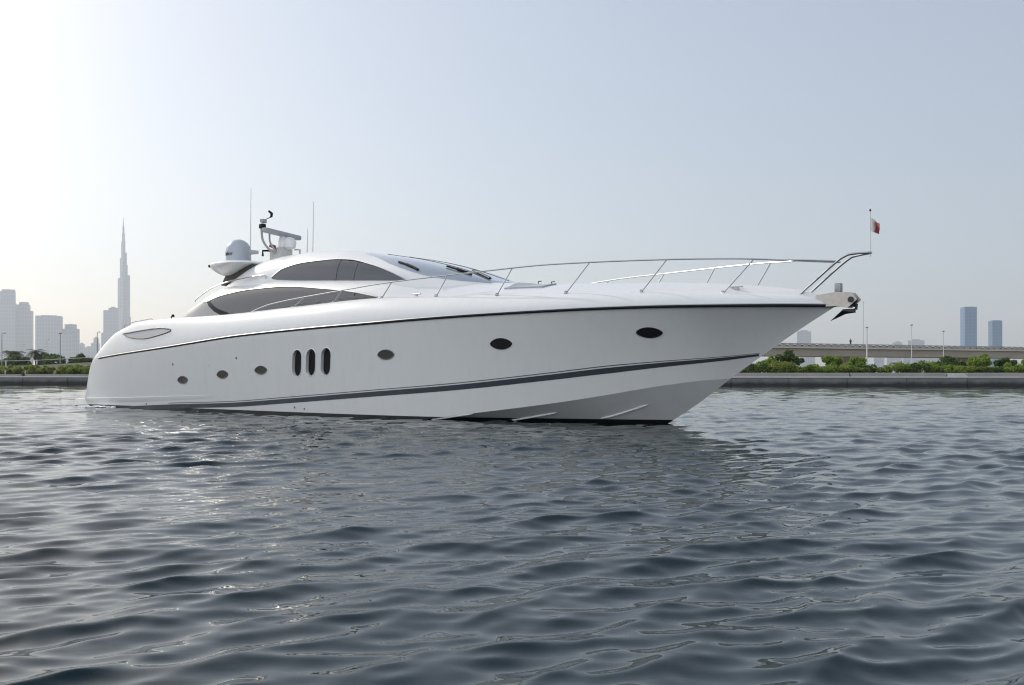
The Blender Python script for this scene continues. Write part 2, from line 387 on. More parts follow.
def patch_outline(P, surf, off, depth, name, m, parent, side=1):
    """closed outline in (x, z) laid on a curved side, with a thickness"""
    n = len(P); cx = sum(p[0] for p in P) / n; cz = sum(p[1] for p in P) / n
    rings = []; K = 4
    for k in range(K + 1):
        f = k / K
        if k == 0: rings.append([bl(cx, side * (surf(cx, cz) + off), cz)]); continue
        rings.append([bl(cx + (x - cx) * f, side * (surf(cx + (x - cx) * f, cz + (z - cz) * f) + off), cz + (z - cz) * f) for x, z in P])
    rings.append([bl(x, side * (surf(x, z) - depth), z) for x, z in P])
    V = [v for r in rings for v in r]; F = [(0, 1 + i, 1 + (i + 1) % n) for i in range(n)]
    for k in range(K):
        b = 1 + k * n; F += [(b + i, b + (i + 1) % n, b + n + (i + 1) % n, b + n + i) for i in range(n)]
    return mesh(name, V, F, m, parent, True, 50)
for side in (1, -1):
    for cx, cz in VENTS:
        d = patch_outline(capsule(cx + .02, cz, .18, .35), hull_y, -.07, .11, 'hull_vent', M['black'], yacht, side)
        fr = MB(); fr.tube([bl(x, side * (hull_y(x, z) + .002), z) for x, z in capsule(cx, cz, .193, .363)], .011, 6, closed=True)
        fr.build('vent_rim', white, d)
def eye(cx, cz, hw, hh, tilt=0, n=20):
    out = []
    for k in range(n):
        q = 2 * math.pi * k / n; c, s = math.cos(q), math.sin(q)
        x = hw * c; z = hh * s * (abs(s) ** .35)
        out.append((cx + x, cz + z + tilt * x))
    return out
PORTS = [(5.47, .94, .27, .115, .06), (7.54, 1.11, .27, .115, .06), (9.35, 1.23, .27, .115, .05), (14.27, 1.605, .27, .12, .03), (17.6, 1.82, .27, .12, .02), (20.97, 2.02, .26, .105, .0)]
for side in (1, -1):
    for i, (cx, cz, hw, hh, tl) in enumerate(PORTS):
        P = eye(cx, cz, hw, hh, tl)
        d = patch_outline(P, hull_y, .006, .03, 'porthole', M['portglass'] if i < 4 else M['glassblack'], yacht, side)
        fr = MB(); fr.tube([bl(x, side * (hull_y(x, z) + .008), z) for x, z in P], .012, 6, closed=True)
        fr.build('porthole_rim', M['fairrim'] if i < 4 else M['black'], d)

# rubbing rail along the sheer, stripe along the topsides, moulded strake at the stern, spray rails under the bow
def along(fz, fy, x0, x1, n, side): return [bl(x, side * fy(x), fz(x)) for x in np.linspace(x0, x1, n)]
rub = MB(); rubd = MB()
for side in (1, -1):
    xs = list(np.linspace(.42, 23.6, 110)) + list(np.linspace(23.65, TIP - .01, 14))
    rub.tube([bl(x, side * (f_bs(x) + .006), zs(x) + .012) for x in xs], .020, 6)
    rubd.tube([bl(x, side * (f_bs(x) + .002), zs(x) - .02) for x in xs], [ip(x, [0, 10, 16], [.012, .016, .024]) for x in xs], 6)
rr = rubd.build('rub_rail', M['black'], yacht)
rub.build('rail_insert', M['steel'], rr)
f_st = sp([1.3, 4.85, 7.74, 10.3, 13.23, 16.25, 18.7, 19.8, 21.0, 21.9, 23.2], [.035, .19, .29, .45, .65, .87, 1.12, 1.25, 1.37, 1.45, 1.585])
def band(z0, z1, x0, x1, off, name, m, th=.012):
    obs = []
    for side in (1, -1):
        xs = np.linspace(x0, x1, 120); V = []
        for x in xs:
            for j in range(4):
                ta = ip(x, [20, x1], [1, .35]); z = f_st(x) + (z0 + (z1 - z0) * j / 3) * ta; V.append(bl(x, side * (side_y(x, z) + off), z))
            V.append(bl(x, side * (side_y(x, f_st(x) + z1 * ta) - th), f_st(x) + z1 * ta)); V.append(bl(x, side * (side_y(x, f_st(x) + z0 * ta) - th), f_st(x) + z0 * ta))
        V2, F2 = V, grid_faces(len(xs), 6, True)
        obs.append((V2, F2))
    mb = MB()
    for v, f in obs: mb.add(v, f)
    return mb.build(name, m, yacht)
bd = band(-.125, 0, 2.2, 22.92, .006, 'hull_stripe', M['stripe'])
bn = band(.03, .05, 4.5, 22.95, .006, 'stripe_line', M['silver']); bn.parent = bd
sk = MB()
for side in (1, -1):
    V = []; xs = np.linspace(-.75, 7.0, 50)
    for x in xs:
        zt_ = ip(x, [-.8, 2, 7], [.30, .36, .52]); w = .028 * ip(x, [-.8, -.4, 2, 7], [.6, 1, .8, .0]) + .002
        for dz, dy in ((.0, -.02), (-.012, w), (-.10, w), (-.22, -.02)): V.append(bl(x, side * (hull_y(x, zt_ + dz) + dy), zt_ + dz))
    sk.add(V, grid_faces(len(xs), 4, True) + [(0, 1, 2, 3), tuple(range(len(V) - 4, len(V)))])
sk.build('hull_strake', white, yacht)
for side in (1, -1):
    for (x0, f0), (x1, f1) in (((15.3, .97), (16.6, .99)), ((17.2, .75), (18.5, .80)), ((19.35, .55), (20.5, .60))):
        q = []
        for t in np.linspace(0, 1, 10):
            x = x0 + (x1 - x0) * t; f = f0 + (f1 - f0) * t; k = zstem(x); q.append(bl(x, side * (bc(x) * f + .01), k + (zc(x) - k) * f - .004))
        MB().tube(q, [.006] + [.02] * 8 + [.006], 6).build('spray_rail', white, yacht)
# small through-hull fittings
for x, z, r in ((5.05, 1.42, .035), (8.3, 1.58, .035), (6.9, 1.36, .012), (10.6, .22, .03), (11.0, .19, .025), (3.2, .17, .03)):
    for side in (1, -1):
        y = hull_y(x, z); MB().lathe(bl(x, side * (y - .01), z), [(r, 0), (r, side * -.018), (r * .55, side * -.024)], 12, 'Y').build('hull_fitting', M['fairrim'], yacht)
# swim platform
P = []
for k in range(13):
    a = -math.pi / 2 + math.pi * k / 12
    P.append((-.62 - 1.32 * max(math.cos(a), 0) ** .2, 2.40 * math.copysign(abs(math.sin(a)) ** .35, math.sin(a))))
pf = MB(); P2 = [(x, -y) for x, y in P] + [(-.3, -2.42), (-.3, 2.42)]
pf.prism(P2, .06, .235).build('swim_platform', white, yacht, True, 40)
MB().prism([(x * .97 - .01, y * .965) for x, y in P2], .238, .262).build('teak_deck', M['deck'], yacht, True, 40)

# mooring fairlead opening in the quarter
FL = [(2.02, 2.42), (2.5, 2.30), (3.3, 2.235), (4.0, 2.28), (4.96, 2.44), (4.5, 2.53), (3.9, 2.53), (3.1, 2.49)]
FLs = [(p.x, p.y) for p in spline([(x, z, 0) for x, z in FL + [FL[0]]], 5)][:-1]
for side in (1, -1):
    d = patch_outline(FLs, hull_y, .008, .03, 'quarter_fairlead', M['inset'], yacht, side)
    MB().tube([bl(x, side * (hull_y(x, z) + .01), z) for x, z in FLs], .022, 6, closed=True).build('fairlead_rim', M['fairrim'], d)

# deckhouse / coachroof and wheelhouse
def super_body(name, x0, x1, fw, ft, fn, zb, m, nx=70, nt_=41):
    V = []
    for x in np.linspace(x0, x1, nx):
        w, t, n = fw(x), ft(x), fn(x)
        for k in range(nt_):
            q = math.pi * k / (nt_ - 1); c, s = math.cos(q), math.sin(q)
            V.append(bl(x, w * math.copysign(abs(c) ** (2 / n), c), zb + (t - zb) * max(s, 0) ** (2 / n)))
    F = grid_faces(nx, nt_) + [tuple(range(nt_)), tuple(range((nx - 1) * nt_, nx * nt_))]
    F += [(i * nt_, (i + 1) * nt_, (i + 2) * nt_ - 1, (i + 1) * nt_ - 1) for i in range(nx - 1)]
    return mesh(name, V, F, m, yacht, True, 40)
super_body('deckhouse', 3.5, 19, f_cw, f_ct, f_cn, C_ZB, white)
super_body('wheelhouse', 5.6, 16.35, f_uw, f_ut, lambda x: U_N, U_ZB, white)
def side_window(name, top, bot, x0, x1, surf, off, m, side, nx=44, nz=8):
    V = []
    for x in np.linspace(x0, x1, nx):
        a, b = bot(x), top(x); b = max(b, a + .004)
        for j in range(nz):
            z = a + (b - a) * j / (nz - 1); V.append(bl(x, side * (surf(x, z) + off), z))
        V.append(bl(x, side * (surf(x, b) - .02), b)); V.append(bl(x, side * (surf(x, a) - .02), a))
    n = nz + 2
    return mesh(name, V, grid_faces(nx, n, True) + [tuple(range(n)), tuple(range((nx - 1) * n, nx * n))], m, yacht, True, 50)
u_top = sp([8.66, 9.09, 10.01, 11.06, 11.82, 12.64, 13.42, 14.08], [3.90, 4.13, 4.25, 4.265, 4.21, 4.03, 3.79, 3.52])
u_bot = sp([8.66, 8.85, 11.69, 12.36, 14.08], [3.88, 3.84, 3.65, 3.61, 3.51])
l_top = sp([5.98, 6.64, 7.97, 9.14, 11.55, 12.54, 13.4], [3.32, 3.46, 3.575, 3.585, 3.39, 3.26, 3.10])
l_bot = sp([5.98, 6.95, 13.4], [3.31, 2.86, 2.92]); l_bot2 = lambda x: max(l_bot(x), 0) if x < 6.95 else min(2.86 + (x - 6.95) * .03, l_top(x))
a_top = sp([3.9, 4.56, 5.21, 5.93, 6.1, 6.9], [2.80, 3.0, 3.19, 3.315, 3.24, 2.87]); a_bot = lambda x: min(2.79, a_top(x)) if x < 5.93 else 2.79
for side in (1, -1):
    g1 = side_window('upper_side_window', u_top, u_bot, 8.66, 14.06, upper_y, .010, M['glass'], side)
    MB().tube([bl(x, side * (upper_y(x, u_top(x)) + .012), u_top(x) + .012) for x in np.linspace(8.66, 14.1, 50)], .014, 6).build('window_trim', M['steel'], g1)
    for xm, (za, zb_) in ((11.55, (3.66, 4.23)), (12.26, (3.62, 4.12))):
        MB().tube([bl(xm - .06 + .0 * z, side * (upper_y(xm, z) + .012), z) for z in np.linspace(za, zb_, 8)], .014, 6).build('window_mullion', M['mullion'], g1)
    g2 = side_window('lower_side_window', l_top, l_bot2, 5.99, 13.38, coach_y, .010, M['glass2'], side)
    MB().tube([bl(x, side * (coach_y(x, l_top(x)) + .012), l_top(x) + .012) for x in np.linspace(5.6, 13.4, 60)], .014, 6).build('window_trim', M['steel'], g2)
    PL = [(5.90, 3.32), (6.06, 3.335), (6.28, 3.20), (6.62, 3.06), (7.10, 2.94), (7.22, 2.86), (6.86, 2.84), (6.40, 3.00), (6.08, 3.17)]
    patch_outline(PL, coach_y, .022, .01, 'window_pillar', M['black'], g2, side)
    side_window('quarter_pane', a_top, lambda x: 2.795, 3.92, 6.9, coach_y, .010, M['quarter'], side)
    MB().tube([bl(x, side * (coach_y(x, l_top(x) - .05) + .016), z) for x, z in zip([12.55] * 6, np.linspace(2.9, 3.24, 6))], .014, 6).build('window_mullion', M['mullion'], g2)
# windscreen wrapped over the raked front
def wrap_glass(name, x0, x1, ze, off, m):
    V = []; nx, ny = 40, 41
    for x in np.linspace(x0, x1, nx):
        w, t = f_uw(x) + off, f_ut(x) + off; u = min(max((ze(x) - U_ZB) / (t - U_ZB), .02), .995); qe = math.asin(u ** (U_N / 2))
        for k in range(ny):
            q = qe + (math.pi - 2 * qe) * k / (ny - 1); c, s = math.cos(q), math.sin(q)
            V.append(bl(x, w * math.copysign(abs(c) ** (2 / U_N), c), U_ZB + (t - U_ZB) * s ** (2 / U_N)))
    b = len(V); V += [(x, y * .97, z - off - .03) for x, y, z in V]
    F = grid_faces(nx, ny) + [tuple(i + b for i in f) for f in grid_faces(nx, ny)]
    ed = [i for i in range(ny)] + [i * ny + ny - 1 for i in range(1, nx)] + [(nx - 1) * ny + j for j in range(ny - 2, -1, -1)] + [i * ny for i in range(nx - 2, 0, -1)]
    F += [(ed[i], ed[(i + 1) % len(ed)], ed[(i + 1) % len(ed)] + b, ed[i] + b) for i in range(len(ed))]
    return mesh(name, V, F, m, yacht, True, 50)
ws = wrap_glass('windscreen', 11.95, 16.0, sp([11.95, 12.5, 13.3, 14.9, 15.5, 16.0], [4.42, 4.28, 4.02, 3.56, 3.47, 3.42]), .012, M['screen'])
for y in (-.42, .42):
    MB().tube([bl(x, y * (1 - .05 * (x - 12)), upper_z(x, y) + .016) for x in np.linspace(12.0, 15.75, 14)], .008, 6).build('windscreen_mullion', M['mullion'], ws)
for (xa, ya), (xb, yb) in (((13.55, 1.52), (14.30, 1.56)), ((14.70, .92), (15.45, .80)), ((15.0, .25), (15.85, .55))):
    q = []
    for t in np.linspace(0, 1, 8):
        x = xa + (xb - xa) * t; y = ya + (yb - ya) * t; q.append(bl(x, y, upper_z(x, y) + .05))
    wp = MB(); wp.tube(q, .028, 6); wp.tube([q[3], q[5], q[7]], .036, 6)
    wp.build('wiper', M['black'], yacht)
# grab rail on the deckhouse top edge, small cowl vents
for side in (1, -1):
    P = [(5.0, 1.93, 3.36), (5.05, 1.93, 3.44), (5.75, 1.92, 3.72), (6.5, 1.9, 3.88), (7.4, 1.86, 3.97), (8.3, 1.84, 4.0), (8.4, 1.85, 3.9)]
    MB().tube([bl(x, side * y, z) for x, y, z in spline([Vector(p) for p in P], 5)], .018, 6).build('grab_rail', M['steel'], yacht)
    for x in (8.6, 11.9):
        MB().box(bl(x, side * (coach_y(x, f_ct(x) - .12) + .0), f_ct(x) - .10), (.16, .06, .05), bev=.012).build('deck_light', M['steel'], yacht)

# wing over the aft end of the wheelhouse roof
SEC = spline([(5.06, 4.60, 0), (5.35, 4.71, 0), (6.1, 4.735, 0), (6.9, 4.69, 0), (7.45, 4.56, 0), (6.9, 4.37, 0), (6.15, 4.16, 0), (5.65, 4.19, 0), (5.2, 4.40, 0), (5.06, 4.60, 0)], 5)[:-1]
V = []; ys = [2.02 * math.sin(a) for a in np.linspace(-math.pi / 2, math.pi / 2, 29)]
for y in ys:
    f = max(1 - (abs(y) / 2.025) ** 4, .0) ** .45; f = max(f, .03)
    for p in SEC: V.append(bl(6.35 + (p.x - 6.35) * f + .10 * (1 - f), y, 4.47 + (p.y - 4.56) * f * .92))
nS = len(SEC)
wing = mesh('radar_wing', V, grid_faces(len(ys), nS, True) + [tuple(range(nS)), tuple(range((len(ys) - 1) * nS, len(ys) * nS))], white, yacht, True, 50)
V = []
for y in (-1.5, 1.5):
    V += [bl(*p) for p in ((5.72, y, 3.86), (5.95, y, 4.15), (7.3, y, 4.42), (7.3, y, 4.2))]
mesh('wing_grille', V, [(0, 1, 2, 3), (4, 5, 6, 7)] + [(i, (i + 1) % 4, 4 + (i + 1) % 4, 4 + i) for i in range(4)], M['dark'], yacht, False)
MB().lathe(bl(5.45, 1.72, 4.42), [(.02, 0), (.05, .02), (.05, .07), (.02, .09)], 10).build('wing_lamp', M['black'], wing)
# satellite dome with its maker's lettering
dm = MB(); prof = [(.36, 0), (.385, .05), (.39, .36)] + [(.39 * math.cos(a), .36 + .37 * math.sin(a)) for a in np.linspace(.12, 1.5, 12)]
DC = (5.78, .9, 4.62)
dome = dm.lathe(bl(*DC), prof, 40).build('satellite_dome', M['dome'], yacht, True, 50)
MB().lathe(bl(5.78, .9, 4.54), [(.2, 0), (.3, .07)], 24).build('dome_foot', white, dome)
fc = bpy.data.curves.new('dome_lettering', 'FONT'); fc.body = 'Sailor'; fc.size = .17; fc.align_x = 'CENTER'; fc.extrude = .004
fo = bpy.data.objects.new('t', fc); sc.collection.objects.link(fo); bpy.context.view_layer.update()
tm = bpy.data.meshes.new_from_object(fo.evaluated_get(bpy.context.evaluated_depsgraph_get())); bpy.data.objects.remove(fo)
lc = bl(*DC); a0 = math.radians(25)
for v in tm.vertices:
    q = a0 - math.pi / 2 + v.co.x / .39 - .45; r = .393 + v.co.z
    v.co = Vector((lc[0] + r * math.cos(q), lc[1] + r * math.sin(q), lc[2] + .20 + v.co.y))
tm.materials.clear(); tm.materials.append(M['black'])
to = bpy.data.objects.new('dome_lettering', tm); sc.collection.objects.link(to); to.parent = dome
# mast with radar, small dome, horn, lights and camera
def T(name, pts, r, m, par=yacht, n=8): return MB().tube([bl(*p) for p in pts], r, n).build(name, m, par)
ped = MB(); ped.box(bl(6.75, 0, 4.88), (.50, .55, .40), bev=.05); mast = ped.build('mast_pedestal', M['pedestal'], yacht)
T('mast_leg', spline([(6.85, .32, 4.90), (6.90, .62, 5.02), (6.93, .84, 5.25), (6.95, .90, 5.58)], 5), .035, M['mastgrey'], mast)
T('mast_leg', spline([(6.85, .28, 4.95), (6.86, .42, 5.10), (6.86, .52, 5.25), (6.87, .54, 5.50)], 5), .03, M['mastgrey'], mast)
rb = MB(); rb.box(bl(6.80, 0, 5.53), (.20, 2.06, .15), rz=R(20), bev=.045); bar = rb.build('radar_scanner', M['mastgrey'], yacht)
MB().lathe(bl(6.80, 0, 5.05), [(.10, 0), (.16, .06), (.14, .3), (.07, .42), (.06, .46)], 16).build('radar_gearbox', white, bar)
MB().lathe(bl(7.02, -.12, 5.03), [(.08, 0), (.19, .07), (.215, .2)] + [(.215 * math.cos(a), .2 + .2 * math.sin(a)) for a in np.linspace(.15, 1.5, 8)], 24).build('small_dome', white, mast)
hd = MB(); hd.box(bl(6.97, .88, 5.66), (.17, .17, .15), bev=.03); hd.build('night_camera', M['black'], mast)
hd = MB(); hd.box(bl(6.99, .86, 5.82), (.13, .22, .11), rz=.4, bev=.02); hd.build('camera_head', M['mastgrey'], mast)
T('wind_sensor', [(6.99, .84, 5.85), (7.08, .70, 5.93), (7.12, .66, 5.97), (7.14, .66, 6.06), (7.05, .70, 6.14)], [.012, .012, .04, .045, .035], M['black'], mast)
T('mast_light', [(6.72, .42, 5.14), (6.85, .28, 5.08)], .055, M['redlens'], mast)
T('horn', [(6.55, .55, 4.80), (6.55, .55, 4.97), (6.72, .35, 4.98)], .035, M['black'], mast)
T('horn', [(6.42, .95, 4.78), (6.42, .95, 4.90), (6.6, .75, 4.90)], [.03, .09, .05], M['mastgrey'], mast)
T('antenna_bracket', [(7.30, -.30, 4.70), (7.30, -.30, 5.02), (7.18, -.18, 5.03)], .03, M['mastgrey'], mast)
for x, y, z0, z1 in ((5.56, .3, 4.72, 7.07), (8.27, 0, 4.65, 6.40), (8.0, 0, 4.63, 5.60)):
    an = T('whip_antenna', [(x, y, z0), (x + .02, y, z0 + .35), (x + .05, y, z1)], [.022, .014, .007], M['antenna'])
    MB().lathe(bl(x, y, z0 - .03), [(.05, 0), (.05, .06), (.03, .12)], 10).build('antenna_base', M['black'], an)

# guard rails, pulpit, flag staff
PUL = {1: [(23.88, .13, 2.78), (24.58, .125, 3.35), (24.80, .12, 3.49), (24.95, .11, 3.53), (25.29, .02, 3.54)], -1: [(23.92, -.13, 2.76), (24.5, -.125, 3.24), (24.80, -.12, 3.46), (24.95, -.11, 3.51), (25.29, -.02, 3.54)]}
f_ry = lambda x: max(f_bs(x) - .40, .02)
RP = [(8.45, 2.84), (8.75, 2.93), (9.55, 3.08), (12.4, 3.30), (14.2, 3.42), (16.0, 3.49), (16.9, 3.53), (18.9, 3.60), (19.9, 3.60), (21.3, 3.59), (22.7, 3.555), (23.55, 3.50)]
STN = [(10.42, 10.95), (12.10, 12.42), (13.86, 14.21), (15.62, 15.97), (17.34, 17.75), (19.08, 19.64), (20.76, 21.29), (22.4, 22.98)]
rz_ = sp([p[0] for p in RP], [p[1] for p in RP])
f_foot = lambda x, y: max(deck_z(x, y), coach_z(x, y) if abs(y) < f_cw(x) and x < 19 else 0)
for side in (1, -1):
    gr = T('guard_rail', [(x, side * f_ry(x), rz_(x)) for x in np.linspace(8.45, 23.7, 90)] + [(24.2, side * .14, 3.45), (24.62, side * .125, 3.41)], .017, M['steel'])
    for xf, xt in STN:
        yf = f_ry(xf); zf = deck_z(xf, yf)
        T('stanchion', [(xf, side * yf, zf - .03), (xt, side * f_ry(xt), rz_(xt))], .015, M['steel'], gr)
        MB().lathe(bl(xf, side * yf, zf - .02), [(.045, 0), (.045, .03), (.02, .05)], 10).build('stanchion_base', M['steel'], gr)
    T('pulpit_tube', spline(PUL[side], 6), .024, M['steel'])
    # cleats and stern rail
    for x in (14.9, 22.6):
        y = f_bs(x) - .52 if x < 20 else f_bs(x) - .55; z = deck_z(x, y)
        c = MB(); c.box(bl(x, side * y, z + .02), (.07, .05, .06)); c.tube([bl(x - .14, side * y, z + .06), bl(x + .14, side * y, z + .06)], .018, 6); c.build('cleat', M['steel'], yacht)
    T('stern_rail', [(1.3, side * 2.2, 2.40), (1.3, side * 2.2, 2.74), (2.0, side * 2.2, 2.84), (2.95, side * 2.2, 2.90), (3.1, side * 2.2, 2.80)], .015, M['steel'])
    T('stern_light', [(4.1, side * 2.2, 2.80), (4.1, side * 2.2, 2.93), (4.2, side * 2.2, 2.95)], [.02, .02, .05], M['black'])
st = T('flag_staff', [(25.27, 0, 3.46), (25.27, 0, 4.37)], [.013, .010], M['white'])
MB().lathe(bl(25.27, 0, 4.36), [(.006, 0), (.02, .01), (.02, .03), (.006, .05)], 8).build('staff_cap', M['black'], st)
V = []; nx, nz = 14, 12
for i in range(nx):
    u = i / (nx - 1)
    for j in range(nz):
        v = j / (nz - 1); L = .27 * (1 - .55 * abs(v - .45) ** 1.4)
        x = 25.28 + L * u * .62; y = .10 * math.sin(u * 7 + v * 2.5) * u ** .6 - .12 * u; z = 3.97 + .27 * v - .07 * u * (1 - v) - .12 * u * v
        V.append(bl(x, y, z))
b = len(V); V += [(x + .002, y + .006, z) for x, y, z in V]; F = grid_faces(nx, nz); F2 = [tuple(i + b for i in f) for f in F]
fo_ = mesh('flag', V, F + F2, [M['red'], M['white']], yacht, True)
for p in fo_.data.polygons:
    if p.center.x < 25.28 + .06: p.material_index = 1
# foredeck hatch and fittings
hx, hy = 17.45, .95
V = []
hb_ = MB()
for i in range(14):
    for j in range(6):
        x = hx - .58 + 1.16 * i / 13; y = hy - .28 + .56 * j / 5; V.append(bl(x, y, max(coach_z(x, y), deck_z(x, y)) + .035))
b = len(V); V += [(x, y, z - .07) for x, y, z in V]; F = grid_faces(14, 6); ed = [i * 6 for i in range(14)] + [13 * 6 + j for j in range(1, 6)] + [i * 6 + 5 for i in range(12, -1, -1)] + [j for j in range(4, 0, -1)]
F += [tuple(i + b for i in f) for f in F] + [(ed[i], ed[(i + 1) % len(ed)], ed[(i + 1) % len(ed)] + b, ed[i] + b) for i in range(len(ed))]
mesh('deck_hatch', V, F, M['hatch'], yacht, True, 40)
for x in (17.2, 17.6):
    y = .3; z = max(coach_z(x, y), deck_z(x, y)); T('deck_fitting', [(x, y, z - .02), (x, y, z + .05), (x + .10, y, z + .055)], .012, M['black'])
# anchor in its bow roller
for y in (-.11, .11):
    P = [(24.2, 2.60), (24.22, 2.74), (24.6, 2.785), (24.93, 2.77), (25.05, 2.62), (24.86, 2.46), (24.62, 2.50), (24.4, 2.50)]
    V = [bl(x, y - .012, z) for x, z in P] + [bl(x, y + .012, z) for x, z in P]; n = len(P)
    mesh('anchor_bracket', V, [tuple(range(n)), tuple(range(n, 2 * n))] + [(i, (i + 1) % n, n + (i + 1) % n, n + i) for i in range(n)], M['bronze'], yacht, False)
T('bow_roller', [(24.93, -.15, 2.62), (24.93, .15, 2.62)], .06, M['black2'], yacht, 14)
MB().box(bl(24.63, 0, 2.86), (.13, .13, .22), bev=.015).build('bow_post', M['steelgrey'], yacht)
anc = MB(); anc.tube([bl(24.5, 0, 2.60), bl(24.8, 0, 2.56), bl(25.0, 0, 2.50), bl(24.98, 0, 2.42)], [.03, .035, .04, .035], 8)
fl = [bl(24.98, 0, 2.44), bl(24.78, .20, 2.40), bl(24.45, 0, 2.20), bl(24.78, -.20, 2.40), bl(24.78, 0, 2.34), bl(24.98, 0, 2.36), bl(24.72, 0, 2.44)]
anc.add(fl, [(0, 1, 6), (1, 2, 6), (2, 3, 6), (3, 0, 6), (5, 4, 1), (4, 2, 1), (4, 5, 3), (4, 3, 2), (0, 5, 1), (0, 3, 5)])
anc.build('anchor', M['black2'], yacht, False)

# a little foam where the water washes over the platform
g = random.Random(4); V = []; F = []
for i in range(170):
    a = g.random(); x = -12.9 + g.gauss(0, .55) - .9 * a; y = 33.55 + g.gauss(0, .35) + .25 * a; r = g.uniform(.02, .075); b = len(V)
    for k in range(3):
        for j in range(6):
            q = j * math.pi / 3; rr = r * (1, .75, .3)[k] * g.uniform(.8, 1.2); V.append((x + rr * 1.7 * math.cos(q), y + rr * math.sin(q), .02 + (0, .5, .8)[k] * r * .7))
    for k in range(2): F += [(b + k * 6 + j, b + k * 6 + (j + 1) % 6, b + k * 6 + 6 + (j + 1) % 6, b + k * 6 + 6 + j) for j in range(6)]
    F.append(tuple(b + 12 + j for j in range(6)))
_prop(mesh('wake_foam', V, F, M['foamw'], None), kind='stuff')
# ------------------------------------------------------------------ shore
QA = math.atan2(-15.5, 95.8); QU = Vector((math.cos(QA), math.sin(QA), 0)); QN = Vector((-math.sin(QA), math.cos(QA), 0)); QO = Vector((0, 92.6, 0))
def Q(s, d, z=0): return QO + QU * s + QN * d + Vector((0, 0, z))
M['quay'] = mat('quay_concrete', (.22, .225, .23), .85, noise=(.8, .8, (.15, .155, .16)), bump=(6, .5, .03))
def stain(m):
    n = m.node_tree.nodes; L = m.node_tree.links; p = n['Principled BSDF']; src = p.inputs['Base Color'].links[0].from_socket
    t = n.new('ShaderNodeTexCoord'); s = n.new('ShaderNodeSeparateXYZ'); L.new(t.outputs['Object'], s.inputs[0])
    no = n.new('ShaderNodeTexNoise'); no.inputs['Scale'].default_value = 1.4; no.inputs['Detail'].default_value = 5; L.new(t.outputs['Object'], no.inputs['Vector'])
    a = n.new('ShaderNodeMath'); a.operation = 'MULTIPLY_ADD'; a.inputs[1].default_value = -.35; L.new(no.outputs['Fac'], a.inputs[0]); L.new(s.outputs['Z'], a.inputs[2])
    r = n.new('ShaderNodeMapRange'); r.inputs['From Min'].default_value = .0; r.inputs['From Max'].default_value = .40; L.new(a.outputs[0], r.inputs['Value'])
    x = n.new('ShaderNodeMix'); x.data_type = 'RGBA'; x.inputs['A'].default_value = (.028, .030, .026, 1); L.new(r.outputs[0], x.inputs['Factor']); L.new(src, x.inputs['B']); L.new(x.outputs['Result'], p.inputs['Base Color'])
stain(M['quay'])
M['coping'] = mat('coping', (.44, .44, .42), .8, noise=(1.5, .6, (.38, .38, .37)))
M['pave'] = mat('paving', (.36, .35, .33), .85, noise=(.6, .6, (.27, .265, .25)))
M['soil'] = mat('sandy_ground', (.27, .23, .17), .95, noise=(.02, .8, (.20, .17, .13)))
M['gwall'] = mat('garden_wall_concrete', (.30, .295, .28), .85, noise=(.7, .7, (.22, .215, .20)))
M['bridge'] = mat('bridge_concrete', (.50, .47, .41), .8, noise=(.25, .7, (.40, .375, .335)), bump=(3, .3, .02))
M['parapet'] = mat('parapet_concrete', (.34, .335, .32), .8, noise=(.5, .5, (.26, .255, .245)))
M['asphalt'] = mat('asphalt', (.055, .055, .055), .9)
M['bank'] = mat('embankment', (.30, .27, .225), .95, noise=(.3, .9, (.20, .185, .16)))
M['lampgrey'] = mat('lamp_paint', (.52, .53, .53), .45)
M['lampdark'] = mat('lamp_dark', (.24, .245, .25), .45)
M['cloth'] = mat('dark_cloth', (.03, .032, .04), .8)
M['bark'] = mat('bark', (.10, .075, .05), .9)
def leafmat(name, a, b):
    m = mat(name, a, .55, noise=(1.3, 1, b)); p = m.node_tree.nodes['Principled BSDF']
    n = m.node_tree.nodes; L = m.node_tree.links
    tr = n.new('ShaderNodeBsdfTranslucent'); src = p.inputs['Base Color'].links[0].from_socket; L.new(src, tr.inputs['Color'])
    mx = n.new('ShaderNodeMixShader'); mx.inputs[0].default_value = .5; L.new(p.outputs[0], mx.inputs[1]); L.new(tr.outputs[0], mx.inputs[2]); L.new(mx.outputs[0], n['Material Output'].inputs['Surface'])
    return m
M['leaf1'] = leafmat('shrub_leaf', (.15, .25, .028), (.28, .36, .06))
M['leaf2'] = leafmat('yellow_shrub_leaf', (.17, .23, .035), (.27, .31, .07))
M['leaf3'] = leafmat('dark_tree_leaf', (.06, .11, .026), (.10, .155, .038))
M['frond'] = leafmat('palm_frond', (.040, .062, .026), (.065, .085, .035))

# quay wall: one long wall with recessed panel joints
pts = []; s = -420.0
while s < 420:
    pts += [(s, 0), (s + 4.86, 0), (s + 4.88, .06), (s + 4.98, .06)]; s += 5
V = [Q(a, d, -1.4) for a, d in pts] + [Q(a, d, .70) for a, d in pts]; n = len(pts)
F = [(i, i + 1, n + i + 1, n + i) for i in range(n - 1)]
V += [Q(-420, .9, -1.4), Q(420, .9, -1.4), Q(-420, .9, .70), Q(420, .9, .70)]
F += [tuple(range(n, 2 * n)) + (2 * n + 3, 2 * n + 2), (2 * n, 2 * n + 1, 2 * n + 3, 2 * n + 2)]
qw = mesh('quay_wall', V, F, M['quay'], None, False); _prop(qw, 'long grey concrete quay wall with a dark tide line rising straight from the water', 'quay wall')
V = []
for s in np.linspace(-420, 420, 3):
    for d, z in ((-.09, .70), (-.09, .80), (-.05, .83), (.9, .83), (.9, .703)): V.append(Q(s, d, z))
mesh('coping', V, grid_faces(3, 5, True), M['coping'], qw, False)
